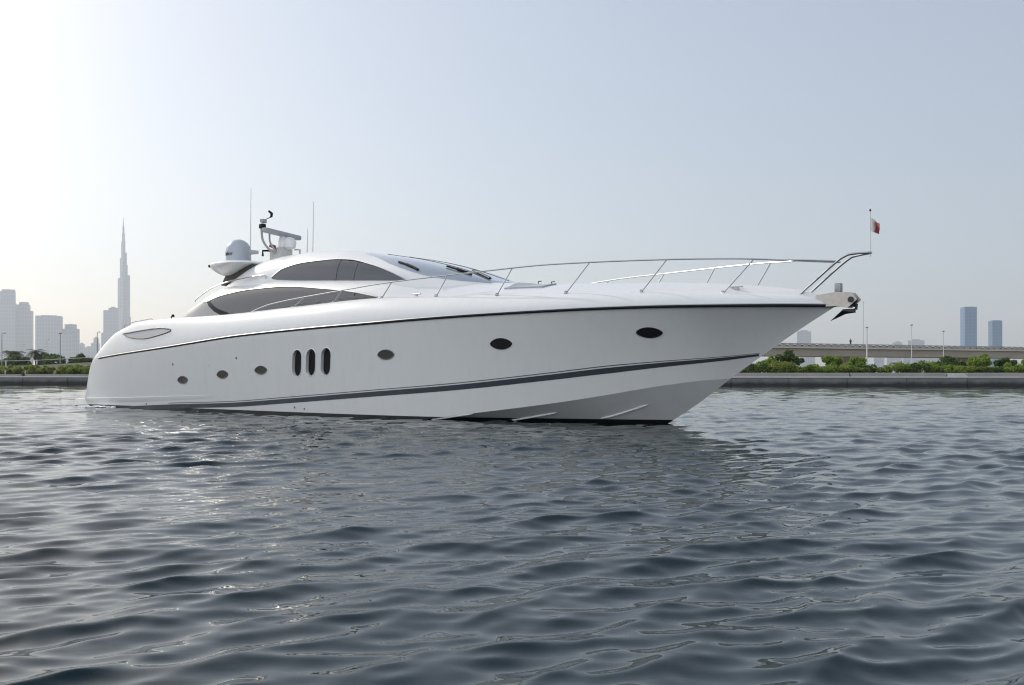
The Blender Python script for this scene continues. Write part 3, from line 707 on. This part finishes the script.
V = [Q(-420, .9, .79), Q(420, .9, .79), Q(420, 5.2, .80), Q(-420, 5.2, .80)]
_prop(mesh('promenade', V, [(0, 1, 2, 3)], M['pave'], None, False), kind='structure')
# land sheet to the horizon
V = []; ds = [4.9, 20, 60, 200, 700, 2500, 9000]
for d in ds:
    for s in np.linspace(-1, 1, 9): V.append(Q(s * (420 + d * 1.2), d, 1.08))
_prop(mesh('ground', V, grid_faces(len(ds), 9), M['soil'], None, False), kind='structure')
# low garden wall in segments along the back of the promenade
seg = [(-66, -53.5, 'garden wall segment at the left end of the far quay'), (-53, -43.2, 'low garden wall segment left of the yacht stern'), (-42.7, -30, None), (-29.4, -14, None), (-13.4, 2, None), (2.6, 16, None),
       (16.6, 30.9, None), (31.0, 39.4, None), (41.2, 46.4, None), (47, 60, None)]
for i, (a, b, lab) in enumerate(seg):
    top = 1.17 if a > -45 else 1.02
    w = MB(); c = Q((a + b) / 2, 4.75, .79 + (top - .79) / 2); w.box(c, (b - a, .35, top - .79), rz=QA, bev=.02)
    o = w.build('garden_wall', M['gwall'], None, False)
    lab = lab or {2: 'low garden wall segment hidden mostly behind the yacht stern', 3: 'low garden wall segment behind the yacht stern quarter', 4: 'low garden wall segment behind the middle of the yacht', 5: 'low garden wall segment behind the yacht forebody', 6: 'longest visible low grey wall segment under the hedge just right of the bow', 7: 'low grey wall segment between the hedge and the quay below the two glass towers', 8: 'short low grey wall segment after the gap near the right edge', 9: 'low grey wall segment running out of the right edge'}[i]
    _prop(o, lab, 'garden wall', 'low garden walls along the quay')

# pale stone steps in the gaps of the garden wall
for s_, w_, lab in ((40.3, 1.7, 'pale stone steps in the gap of the garden wall under the glass towers'), (46.7, .55, 'narrow pale stone step near the right edge'), (31.0, -.5, None), (-42.95, .4, 'narrow pale stone step left of the yacht stern')):
    if not lab: continue
    t = thing('stone_steps', lab, 'steps', Q(s_, 4.6, .79), QA, 'stone steps of the promenade')
    for i in range(3): MB().box((0, -.25 + .3 * i, .06 + .06 * i), (w_, .29, .12 + .12 * i), bev=.01).build('tread', M['coping'], t, False)
# ---- foliage
def foliage(name, lobes, nleaf, size, m, seed, parent=None, squash=.9):
    g = random.Random(seed); V = []; F = []
    tot = sum(l[3] ** 2 for l in lobes)
    for (x, y, z, r, rzz) in lobes:
        k = int(nleaf * r * r / tot)
        for _ in range(k):
            d = Vector((g.gauss(0, 1), g.gauss(0, 1), g.gauss(0, 1))).normalized(); rr = g.uniform(.35, 1) ** .5 * (1 + g.gauss(0, .10))
            p = Vector((x + d.x * r * rr, y + d.y * r * rr, z + d.z * rzz * rr))
            if p.z < .02: p.z = g.uniform(.02, .2)
            nrm = (d * .6 + Vector((g.gauss(0, .6), g.gauss(0, .6), g.gauss(.35, .6)))).normalized()
            u = nrm.orthogonal().normalized(); u = Matrix.Rotation(g.uniform(0, 6.28), 3, nrm) @ u; w = nrm.cross(u)
            a = size * g.uniform(.6, 1.3); b = a * g.uniform(.45, .7)
            i = len(V); V += [p - u * a, p + w * b, p + u * a, p - w * b]; F.append((i, i + 1, i + 2, i + 3))
    me = bpy.data.meshes.new(name); me.from_pydata([tuple(v) for v in V], [], F); me.materials.append(m); me.update()
    o = bpy.data.objects.new(name, me); sc.collection.objects.link(o)
    if parent: o.parent = parent
    return o
def copy_thing(t, loc, rz, scl, label, group=None):
    r = t.copy(); sc.collection.objects.link(r); r.location = loc; r.rotation_euler = (0, 0, rz); r.scale = scl
    r['label'] = label
    if group: r['group'] = group
    for ch in list(t.children):
        c = ch.copy(); sc.collection.objects.link(c); c.parent = r
    return r
def make_shrub(seed, m, name, w=1.3, h=1.5):
    g = random.Random(seed); t = thing(name, 'x', 'shrub')
    lobes = []
    for i in range(9):
        r = g.uniform(.32, .6) * h * .6; lobes.append((g.uniform(-w, w) * .75, g.uniform(-.6, .6), g.uniform(.22, .70) * h - .1, r, r * .85))
    foliage('foliage', lobes, 1500, .10, m, seed, t)
    mb = MB()
    for i in range(4):
        x = g.uniform(-.5, .5); mb.tube([(x * .3, x * .2, -.05), (x * .8, .1 * i - .2, h * .3), (x * 1.6, .2 * i - .3, h * .7)], [.035, .025, .01], 5)
    mb.build('stem', M['bark'], t); return t
protoA = [make_shrub(21 + i, M[('leaf1', 'leaf2', 'leaf1', 'leaf3', 'leaf1')[i]], 'hedge_shrub', 1.5, 1.55) for i in range(5)]
protoB = [make_shrub(41 + i, M['leaf2'], 'low_shrub', 1.6, .95) for i in range(3)]
GA = 'green shrubs of the hedge along the quay'; GB = 'low yellow green shrubs on the left bank'
used = {}
def put(protos, k, s, d, scl, label, group, z=1.06):
    p = protos[k % len(protos)]; loc = Q(s, d, z); rz = rnd.uniform(-.5, .5) + (math.pi if rnd.random() < .5 else 0)
    if p.name not in used:
        used[p.name] = 1; p.location = loc; p.rotation_euler = (0, 0, rz); p.scale = scl; p['label'] = label; p['group'] = group
    else: copy_thing(p, loc, rz, scl, label, group)
LA = 'leafy green shrub in the dense hedge behind the quay wall right of bow'
s = 17.0; k = 0
while s < 64:
    hh = 1.0 + .24 * math.sin(s * .55) + rnd.uniform(-.12, .2)
    put(protoA, k, s, 7.2 + rnd.uniform(-.6, .6), (rnd.uniform(.85, 1.15), 1, hh * .68), LA, GA); k += 1
    if rnd.random() < .7: put(protoA, k + 1, s + rnd.uniform(-.4, .4), 10.2 + rnd.uniform(-.8, .8), (1, 1, hh * rnd.uniform(.68, .98)), LA, GA); k += 1
    s += rnd.uniform(.95, 1.4)
s = -14.0
while s < 16:
    put(protoA, k, s, 7.5 + rnd.uniform(-.6, .6), (1, 1, .85), 'green shrub of the far hedge hidden behind the yacht hull', 'hedge shrubs behind the yacht'); k += 1; s += 2.6
LB = 'low yellow green shrub growing on the far bank left of the yacht stern'
s = -66.0; k = 0
while s < -38:
    put(protoB, k, s, 9 + rnd.uniform(-1, 4), (rnd.uniform(.85, 1.2), 1, rnd.uniform(.75, 1.45)), LB, GB); k += 1; s += rnd.uniform(.6, 1.0)
for s_, sc_, lab in ((-50.2, 1.05, 'rounded green bush at the quay, left of the pair below the box tower'), (-48.7, .95, 'rounded green bush at the quay, right of the pair below the box tower'), (-43.9, 1.0, 'dark narrow bush on the left bank just beside the yacht stern'), (-42.0, 1.05, 'bright green bush beside the dark narrow bush near the stern'), (-40.6, 1.1, 'bright green bush partly cut off by the yacht stern')):
    put(protoA, k, s_, 8.0, (.62 if 'narrow' in lab else .8, .9, sc_ * .72), lab, 'bushes on the left bank'); k += 1
# ---- small trees behind the hedge and on the left
def tree(name, label, loc, h, w, m, seed, group=None, n=2200, leaf=.16):
    g = random.Random(seed); t = thing(name, label, 'tree', loc, g.uniform(0, 6), group)
    tr = MB(); tr.tube([(0, 0, -.1), (.05, .03, h * .3), (.0, .1, h * .75)], [.13, .09, .03], 7)
    for i in range(5):
        a = i * 1.26 + g.uniform(-.3, .3); tr.tube([(.03, .03, h * (.25 + .05 * i)), (math.cos(a) * w * .3, math.sin(a) * w * .3, h * (.42 + .06 * i)), (math.cos(a) * w * .6, math.sin(a) * w * .6, h * (.55 + .06 * i))], [.05, .035, .012], 5)
    tr.build('trunk', M['bark'], t)
    lobes = []
    for i in range(17):
        a = g.uniform(0, 6.28); q = g.uniform(.1, 1.0) ** .8 * w * .85; r = g.uniform(.17, .36) * w
        lobes.append((math.cos(a) * q, math.sin(a) * q, h * g.uniform(.40, .92 - .25 * q / w), r, r * .8))
    foliage('crown', lobes, n, leaf, m, seed, t); return t
GT = 'small trees behind the hedge'
for s_, d_, h, w, lab in ((24.8, 17, 2.0, 1.2, 'rounded small tree in the hedge nearest the bow'), (26.8, 16, 2.5, 1.6, 'darker small tree rising over the hedge under the bridge near the bow'),
                          (31.3, 18, 2.1, 1.2, 'small tree over the hedge left of the near bridge pier'), (34.0, 17, 1.85, 1.3, 'spreading small tree in front of the near bridge pier'),
                          (43.0, 17, 1.75, 1.7, 'wide dark low tree just right of the near bridge pier'), (48.2, 17, 1.7, 1.2, 'small dark tree between the two white lamp posts'), (45.4, 15, 2.05, 1.3, 'bright bushy tree at the foot of the shorter lamp post')):
    tree('small_tree', lab, Q(s_, d_, 1.05), h, w, M['leaf3'] if 'dark' in lab else M['leaf1'], int(s_ * 10), GT)
for s_, d_, h, w, lab in ((48.5, 9.5, 1.75, .9, 'round topped bush standing over the hedge left of the glass towers'), (51.6, 9.3, 1.7, .9, 'dark round bush in the hedge under the taller glass tower'), (56.4, 11, 1.8, 1.3, 'light green bush near the right edge below the shorter glass tower')):
    tree('small_tree', lab, Q(s_, d_, 1.05), h, w, M['leaf3'] if 'dark' in lab else M['leaf1'], int(s_ * 10), GT)
def palm(label, loc, h, seed, L=1.7, group='palms on the left bank'):
    g = random.Random(seed); t = thing('palm_tree', label, 'palm tree', loc, g.uniform(0, 6), group)
    MB().tube([(0, 0, -.1), (.05, 0, h * .4), (.0, .05, h)], [.2, .15, .13], 8).build('trunk', M['bark'], t)
    V = []; F = []
    for i in range(36):
        a = i * 2.4; el = g.uniform(-.3, 1.25); P = []
        for k in range(7):
            u = k / 6; P.append(Vector((math.cos(a) * L * u * math.cos(el * (1 - .5 * u)), math.sin(a) * L * u * math.cos(el * (1 - .5 * u)), h + L * (math.sin(el) * u - .75 * u * u))))
        sd = Vector((-math.sin(a), math.cos(a), 0))
        for k in range(6):
            for sgn in (-1, 1):
                for q in (0, .5):
                    p = P[k].lerp(P[k + 1], q); w = .55 * math.sin(math.pi * min((k + q + .8) / 7, 1)); d = (P[k + 1] - P[k]).normalized()
                    b = len(V); V += [p, p + d * .10, p + sd * sgn * w + d * .22 - Vector((0, 0, .12))]; F.append((b, b + 1, b + 2))
            b = len(V); V += [P[k] - sd * .02, P[k] + sd * .02, P[k + 1] + sd * .02, P[k + 1] - sd * .02]; F.append((b, b + 1, b + 2, b + 3))
    me = bpy.data.meshes.new('crown'); me.from_pydata([tuple(v) for v in V], [], F); me.materials.append(M['frond']); me.update()
    o = bpy.data.objects.new('crown', me); sc.collection.objects.link(o); o.parent = t; return t

# ---- elevated road: bridge deck on piers, and the embankment it runs down to on the left
BA = math.atan2(27, 56); BU = Vector((math.cos(BA), math.sin(BA), 0)); BN = Vector((-math.sin(BA), math.cos(BA), 0)); BO = Vector((50.4, 180, 0))
def B(s, d, z=0): return BO + BU * s + BN * d + Vector((0, 0, z))
S0, S1 = -72, 190
br = thing('road_bridge', 'long low concrete road bridge on piers crossing behind the hedge on the right', 'bridge', B(17.4, 5.5, 1.1), 0)
def bmesh_prof(name, prof, m, par, s0=S0, s1=S1, n=3):
    off = Vector(br.location); V = []
    for s in np.linspace(s0, s1, n):
        for d, z in prof: V.append(B(s, d, z) - off)
    k = len(prof); return mesh(name, V, grid_faces(n, k, True) + [tuple(range(k)), tuple(range((n - 1) * k, n * k))], m, par, False)
dk = bmesh_prof('deck', [(0, 5.66), (0, 5.90), (11, 5.90), (11, 5.66), (10.2, 5.52), (9.6, 4.28), (1.4, 4.28), (.8, 5.52)], M['bridge'], br)
bmesh_prof('road_surface', [(.5, 5.905), (.5, 5.93), (10.5, 5.93), (10.5, 5.905)], M['asphalt'], br)
for d in (.12, 10.6):
    off = Vector(br.location); mb = MB()
    s = S0
    while s < S1 - 1.4:
        mb.box(B(s + .50, d + .14, 5.905 + .26) - off, (1.0, .22, .52), rz=BA); s += 1.75
    mb.box(B((S0 + S1) / 2, d + .14, 5.905 + .60) - off, (S1 - S0, .26, .16), rz=BA)
    mb.box(B((S0 + S1) / 2, d + .17, 5.905 + .09) - off, (S1 - S0, .30, .18), rz=BA)
    mb.build('parapet', M['parapet'], br, False)
bmesh_prof('median_barrier', [(5.2, 5.92), (5.2, 6.48), (5.6, 6.48), (5.6, 5.92)], M['asphalt'], br)
for s in (-48.9, -15.7, 17.4, 50.6, 83.8, 117, 150.2):
    off = Vector(br.location); V = []
    for z, hw, d0, d1 in ((.9, .65, 3.6, 7.4), (2.2, .68, 3.6, 7.4), (3.2, .95, 2.8, 8.2), (4.0, 1.45, 1.8, 9.2), (4.275, 1.6, 1.6, 9.4)):
        V += [B(s - hw, d0, z) - off, B(s + hw, d0, z) - off, B(s + hw, d1, z) - off, B(s - hw, d1, z) - off]
    mesh('pier', V, grid_faces(5, 4, True) + [(0, 1, 2, 3), (16, 17, 18, 19)], M['bridge'], br, False)
V = []; SS = [-72, -80, -90, -100, -108, -116, -123, -130, -150, -180, -260]; ZZ = [5.9, 5.75, 4.9, 3.9, 3.1, 2.6, 2.15, 1.95, 1.85, 1.8, 1.75]
for s, z in zip(SS, ZZ):
    e = (z - .9) * 1.1
    for d, zz in ((-e, .9), (-e * .55, .9 + (z - .9) * .52), (0, z), (11, z), (11 + e, .9)): V.append(B(s + .0, d, zz))
_prop(mesh('road_embankment', V, grid_faces(len(SS), 5) + [(0, 1, 2, 3, 4)], M['bank'], None, False), kind='structure')
V = []
for s, z in zip(SS, ZZ): V += [B(s, .8, z + .03), B(s, 10.2, z + .03)]
_prop(mesh('road', V, grid_faces(len(SS), 2), M['asphalt'], None, False), kind='structure')
# parapet along the embankment top
gb = MB()
for s0_, z0_, s1_, z1_ in zip(SS[3:-1], ZZ[3:-1], SS[4:], ZZ[4:]):
    a = B(s0_, .4, z0_); b = B(s1_, .4, z1_); n_s = max(int((a - b).length / 3), 1)
    for i in range(n_s):
        p = a.lerp(b, i / n_s); gb.box(p + Vector((0, 0, .35)), (.12, .12, .7))
    c = (a + b) / 2; gb.tube([a + Vector((0, 0, .62)), b + Vector((0, 0, .62))], .04, 6)
o = gb.build('guard_rail', M['lampgrey'], None, False); _prop(o, 'thin grey guard rail along the raised road on the left bank', 'guard rail')

# ---- lamp posts
def lamp(label, loc, h, arm, m, r=.11, group='lamp posts'):
    t = thing('street_lamp', label, 'street lamp', loc, 0, group)
    MB().tube([(0, 0, -.1), (0, 0, .5), (0, 0, h)], [r, r * .85, r * .55], 8).build('pole', m, t)
    MB().lathe((0, 0, 0), [(r * 2.4, 0), (r * 2.4, .08), (r * 1.3, .35)], 10).build('pole_base', m, t)
    if arm:
        MB().tube([(0, 0, h - .05), (arm * .4, 0, h + .08), (arm, 0, h + .1)], r * .4, 6).build('arm', m, t)
        MB().box((arm * 1.25, 0, h + .08), (abs(arm) * .7, .25, .12), bev=.03).build('lamp_head', M['lampdark'], t)
    else:
        MB().box((0, 0, h + .12), (.34, .3, .2), bev=.05).build('lamp_head', M['lampdark'], t)
    return t
def at(px, Y, z): return Vector(((px - 512) / 996 * Y, Y, z))
lamp('tall thin grey mast standing behind the bridge at the near pier', (88.9, 252, 1.08), 17.9, 0, M['lampgrey'], .13)
lamp('white lamp post with a small head in front of the near bridge pier', (53.3, 149.6, 1.08), 6.8, 0, M['lampgrey'], .16)
lamp('slim pale lamp post in front of the bridge midway between the two piers', (65.4, 163, 1.08), 7.8, 0, M['lampgrey'], .10)
lamp('slim pale lamp post left of the two glass towers', (71.9, 166, 1.08), 6.9, 0, M['lampgrey'], .10)
lamp('dark lamp post with a short arm at the left edge of the view', (-71.7, 140, 1.08), 5.6, .35, M['lampdark'], .09)
lamp('faint slim lamp post before the wide box tower', (-107.4, 230, 1.08), 7.7, .3, M['lampgrey'], .12)
lamp('dark lamp post at the right side of the wide box tower', (-63.5, 140, 1.08), 5.5, 0, M['lampdark'], .09)
lamp('dark lamp post just left of the yacht stern', (-58.3, 140, 1.08), 5.75, .25, M['lampdark'], .09)
lamp('faint slim lamp post before the second tower from the left', (-113, 230, 1.08), 6.5, .3, M['lampgrey'], .11)

# ---- palms and dark trees on the left, beyond the raised road
palm('palm on the left bank at the left edge of the view', (-86.5, 172, 1.08), 3.4, 3, 1.9)
palm('shaggy palm just right of the leftmost palm', (-84.6, 170, 1.08), 3.3, 5, 1.8)
palm('palm rising out of the dark trees below the wide box tower', (-81.3, 170, 1.08), 3.6, 8, 1.9)
for x, y, h, w, lab in ((-88.6, 176, 2.6, 1.8, 'dark tree at the left edge under the leftmost palms'), (-83.0, 168, 2.7, 2.1, 'dark tree left of the tall palm clump'), (-80.4, 172, 3.2, 2.2, 'dark dense tree under the tall palm'), (-77.8, 168, 3.2, 2.1, 'dark dense round tree right of the tall palm'),
                        (-72.3, 168, 3.3, 1.6, 'lone rounded dark tree on the left bank near the yacht stern'), (-86.0, 165, 2.2, 1.8, 'dark low tree at the foot of the leftmost palms'), (-75.6, 172, 2.4, 1.4, 'dark low tree between the round tree and the lone tree')):
    tree('dark_tree', lab, (x, y, 1.05), h * 1.15, w * 1.1, M['leaf3'], int(-x * 7), 'dark trees beyond the raised road', 1800, .2)
# bollards on the left promenade
for s_, lab in ((-51.3, 'short dark bollard on the left promenade'), (-53.6, 'short pale bollard left of the dark bollard')):
    t = thing('bollard', lab, 'bollard', Q(s_, 2.2, .79), 0, 'bollards on the promenade')
    MB().lathe((0, 0, 0), [(.09, 0), (.07, .05), (.07, .5), (.09, .52), (.08, .6), (.03, .63)], 12).build('post', M['lampdark'] if 'dark' in lab else M['lampgrey'], t)
    MB().lathe((0, 0, .44), [(.073, 0), (.076, .01), (.076, .05), (.073, .06)], 12).build('band', M['white'], t)

# ---- a person standing behind the bridge parapet
def person(label, loc, rz):
    t = thing('person', label, 'person', loc, rz)
    J = {'pelvis': (0, 0, .93, .13, .10), 'waist': (0, 0, 1.08, .125, .09), 'chest': (0, -.01, 1.30, .16, .11), 'neckb': (0, 0, 1.46, .06, .06), 'neck': (0, -.01, 1.53, .05, .05), 'head': (0, -.02, 1.64, .085, .10), 'top': (0, -.01, 1.73, .06, .07)}
    E = [('pelvis', 'waist'), ('waist', 'chest'), ('chest', 'neckb'), ('neckb', 'neck'), ('neck', 'head'), ('head', 'top')]
    for sg, nm in ((1, 'l'), (-1, 'r')):
        J[nm + 'sh'] = (sg * .19, 0, 1.40, .065, .06); J[nm + 'el'] = (sg * .25, .03, 1.13, .045, .042); J[nm + 'wr'] = (sg * .22, -.14, .98, .032, .03); J[nm + 'ha'] = (sg * .19, -.22, .96, .034, .02)
        J[nm + 'hip'] = (sg * .09, 0, .86, .09, .09); J[nm + 'kn'] = (sg * .10, -.01, .48, .06, .06); J[nm + 'an'] = (sg * .10, .02, .09, .042, .045); J[nm + 'to'] = (sg * .12, -.15, .04, .04, .03)
        E += [('chest', nm + 'sh'), (nm + 'sh', nm + 'el'), (nm + 'el', nm + 'wr'), (nm + 'wr', nm + 'ha'), ('pelvis', nm + 'hip'), (nm + 'hip', nm + 'kn'), (nm + 'kn', nm + 'an'), (nm + 'an', nm + 'to')]
    K = list(J); me = bpy.data.meshes.new('body'); me.from_pydata([J[k][:3] for k in K], [(K.index(a), K.index(b)) for a, b in E], [])
    o = bpy.data.objects.new('body', me); sc.collection.objects.link(o)
    sm = o.modifiers.new('skin', 'SKIN')
    for i, k in enumerate(K): me.skin_vertices[0].data[i].radius = J[k][3:]; me.skin_vertices[0].data[i].use_root = (k == 'pelvis')
    ss = o.modifiers.new('sub', 'SUBSURF'); ss.levels = ss.render_levels = 1
    bpy.context.view_layer.update(); nm = bpy.data.meshes.new_from_object(o.evaluated_get(bpy.context.evaluated_depsgraph_get()))
    o.modifiers.clear(); o.data = nm; nm.materials.clear(); nm.materials.append(M['cloth']); o.parent = t
    for p in nm.polygons: p.use_smooth = True
    return t
person('small dark figure standing behind the bridge parapet left of the near pier', tuple(B(15.6, 1.3, 5.93)), BA)
# ------------------------------------------------------------------ skyline
def facade(name, wall, glass, sx, sz, frac=.12):
    m = mat(name, wall, .35); n = m.node_tree.nodes; L = m.node_tree.links; p = n['Principled BSDF']
    t = n.new('ShaderNodeTexCoord'); s = n.new('ShaderNodeSeparateXYZ'); L.new(t.outputs['Object'], s.inputs[0])
    h = n.new('ShaderNodeMath'); h.operation = 'ADD'; L.new(s.outputs['X'], h.inputs[0]); L.new(s.outputs['Y'], h.inputs[1])
    def line(src, period, fr):
        a = n.new('ShaderNodeMath'); a.operation = 'DIVIDE'; a.inputs[1].default_value = period; L.new(src, a.inputs[0])
        b = n.new('ShaderNodeMath'); b.operation = 'FRACT'; L.new(a.outputs[0], b.inputs[0])
        c = n.new('ShaderNodeMath'); c.operation = 'LESS_THAN'; c.inputs[1].default_value = fr; L.new(b.outputs[0], c.inputs[0]); return c.outputs[0]
    v = line(h.outputs[0], sx, frac); u = line(s.outputs['Z'], sz, .28)
    k = n.new('ShaderNodeMath'); k.operation = 'MAXIMUM'; L.new(v, k.inputs[0]); L.new(u, k.inputs[1])
    x = n.new('ShaderNodeMix'); x.data_type = 'RGBA'; x.inputs['A'].default_value = (*glass, 1); x.inputs['B'].default_value = (*wall, 1)
    L.new(k.outputs[0], x.inputs['Factor']); L.new(x.outputs['Result'], p.inputs['Base Color']); return m
FA = facade('facade_grey', (.27, .30, .33), (.20, .23, .27), 11, 16, .35)
FB = facade('facade_blue', (.12, .21, .33), (.08, .17, .30), 9, 8, .2)
FC = facade('facade_steel', (.29, .32, .35), (.21, .24, .28), 9, 18, .4)
ROOF = mat('roof_plant', (.25, .26, .27), .7)
def tower(name, label, X, Y, tiers, m, rz=0, roof=(.5, 10), group='towers of the distant skyline'):
    """tiers: (height of top, width, depth, x offset)"""
    t = thing(name, label, 'tower', (X, Y, 1.0), rz, group); z = -1
    for i, (zt_, w, d, dx) in enumerate(tiers):
        mb = MB(); mb.box((dx, 0, (z + zt_) / 2), (w, d, zt_ - z)); mb.build('tower_body' if i == 0 else 'upper_storeys', m, t, False); z = zt_ + .0
        lw, ld, ldx = w, d, dx
    MB().box((ldx, 0, z + roof[1] / 2), (lw * roof[0], ld * roof[0], roof[1])).build('roof_plant', ROOF, t, False)
    return t
T4 = 4500 / 996
def sky_tower(name, label, x0, x1, tops, Y, m, rz=.15, roof=(.5, 6)):
    k = Y / 996; X = ((x0 + x1) / 2 - 512) * k; w = (x1 - x0) * k * .96; rz = rz - .12 + math.atan2(-X, Y)
    return tower(name, label, X, Y, [((373 - yt) * k, w * f, w * min(f, .8), dx * w) for yt, f, dx in tops], m, rz, roof)
sky_tower('office_tower', 'tall tower with a chamfered crown at the left edge of the skyline', .5, 15.5, [(303, 1, 0), (291.5, .93, 0), (289.8, .80, .04)], 4300, FA, .05, (.3, 2))
sky_tower('office_tower', 'slim slab tower cut off by the left edge of the picture', -9, 1.5, [(301, 1, 0)], 4600, FA)
sky_tower('office_tower', 'stepped tower second from the left in the skyline', 17, 32.6, [(311, 1, 0), (305, .80, -.08), (302.3, .56, -.04)], 4400, FC, .05, (.3, 2))
sky_tower('office_tower', 'wide flat topped box tower in the skyline', 37, 61.4, [(316.2, 1, 0)], 4200, FA, .03, (.6, 3))
sky_tower('office_tower', 'short tower with cut corners right of the wide box tower', 63.5, 79, [(329, 1, 0), (324.5, .72, -.02)], 4300, FC, .05, (.3, 2))
sky_tower('apartment_tower', 'low slab in front of the tower with cut corners', 61.5, 71.5, [(334.5, 1, 0)], 3900, FA)
sky_tower('apartment_tower', 'low pale block in the skyline right of the tower with cut corners', 79, 86, [(344, .8, -.1)], 4800, FC)
sky_tower('apartment_tower', 'lowest pale block between the skyline towers', 84, 95, [(347.5, 1, 0)], 5000, FA)
sky_tower('apartment_tower', 'small pale tower just left of the stern in the skyline', 91, 99.5, [(343, 1, 0), (338, .6, .1)], 5000, FC)
sky_tower('office_tower', 'tower with a slanting stepped top leaning against the needle tower', 101.5, 118, [(333, 1, 0), (310.5, .88, .06), (308, .55, .2)], 4900, FA)
# the needle: three wings stepping back around a core, and a spire
def needle(label, X, Y):
    t = thing('needle_tower', label, 'skyscraper', (X, Y, 1.0), .35, 'towers of the distant skyline')
    mb = MB(); core = [(10 * math.cos(a), 10 * math.sin(a)) for a in np.linspace(0, 2 * math.pi, 7)[:-1]]
    H = [[(300, 39), (521, 35), (575, 22), (640, 17)], [(260, 39), (505, 34), (612, 20), (690, 13)], [(340, 38), (540, 33), (600, 21), (665, 15)]]
    for w in range(3):
        a = 2 * math.pi / 3 * w + .4; u = Vector((math.cos(a), math.sin(a))); v = Vector((-u.y, u.x)); z0 = -1
        for zt_, ln in H[w]:
            hw = 8.5 if ln > 25 else 6.5
            P = [u * 2 + v * hw, u * (ln - 5) + v * hw, u * ln + v * 3, u * ln - v * 3, u * (ln - 5) - v * hw, u * 2 - v * hw]
            mb.prism([(p.x, p.y) for p in P], z0, zt_); z0 = zt_
    mb.prism(core, -1, 702); mb.build('tower_body', FC, t, False)
    up = MB()
    for z0, z1, r in ((702, 745, 7.6), (745, 778, 5.2)): up.prism([(r * math.cos(a), r * math.sin(a)) for a in np.linspace(0, 2 * math.pi, 9)[:-1]], z0, z1)
    up.build('upper_storeys', FC, t, False)
    MB().tube([(0, 0, 777), (0, 0, 800), (0, 0, 829)], [3.0, 2.0, .8], 8).build('spire', FC, t, False); return t
needle('very tall stepped needle skyscraper with a thin spire left of the yacht', (123.4 - 512) / 996 * 5300, 5300)
# right bank: two glass towers and faint blocks behind the bridge
tower('glass_tower', 'taller of the two blue glass towers on the right', 1146, 2500, [(165, 31, 24, 0)], FB, .02, (.8, 1), 'glass towers on the right')
tower('glass_tower', 'shorter of the two blue glass towers on the right', 1213, 2500, [(131, 25, 21, 0)], FB, .02, (.8, 1), 'glass towers on the right')
sky_tower('apartment_tower', 'pale faded tower over the bridge just right of the bow', 797, 811, [(331.5, 1, 0)], 5200, FA)
for x0, x1, yt, Y, lab in ((908, 924, 340.5, 5200, 'faint low building showing over the bridge parapet right of the near pier'), (893, 902, 342.5, 5300, 'faintest low building over the bridge beside the near pier'), (801, 815, 356, 4200, 'pale block seen under the bridge near the bow'), (826, 846, 354, 4400, 'pale block seen under the bridge left of the near pier'), (874, 884, 352, 4200, 'pale narrow block seen under the bridge just right of the near pier'),
                           (887, 900, 350, 4600, 'pale block seen under the bridge between near pier and lamp post'), (903, 921, 352, 4200, 'pale wide block seen under the bridge behind the slim lamp post'), (925, 941, 357, 4800, 'pale low block seen under the bridge left of the glass towers')):
    sky_tower('apartment_block', lab, x0, x1, [(yt, 1, 0)], Y, FC)

# ------------------------------------------------------------------ haze

V = [(x, y, z) for z in (-2.4, 960) for x, y in ((-6500, -300), (6500, -300), (6500, 7600), (-6500, 7600))]
hm_ = bpy.data.materials.new('haze_air'); hm_.use_nodes = True; n = hm_.node_tree.nodes
n.remove(n['Principled BSDF']); pv = n.new('ShaderNodeVolumePrincipled'); pv.inputs['Color'].default_value = (.84, .92, 1, 1); pv.inputs['Density'].default_value = HAZE
pv.inputs['Anisotropy'].default_value = .4
hm_.node_tree.links.new(pv.outputs[0], n['Material Output'].inputs['Volume'])
ho = mesh('haze', V, [(0, 1, 2, 3), (4, 5, 6, 7)] + [(i, (i + 1) % 4, 4 + (i + 1) % 4, 4 + i) for i in range(4)], hm_, None, False)
_prop(ho, kind='stuff')
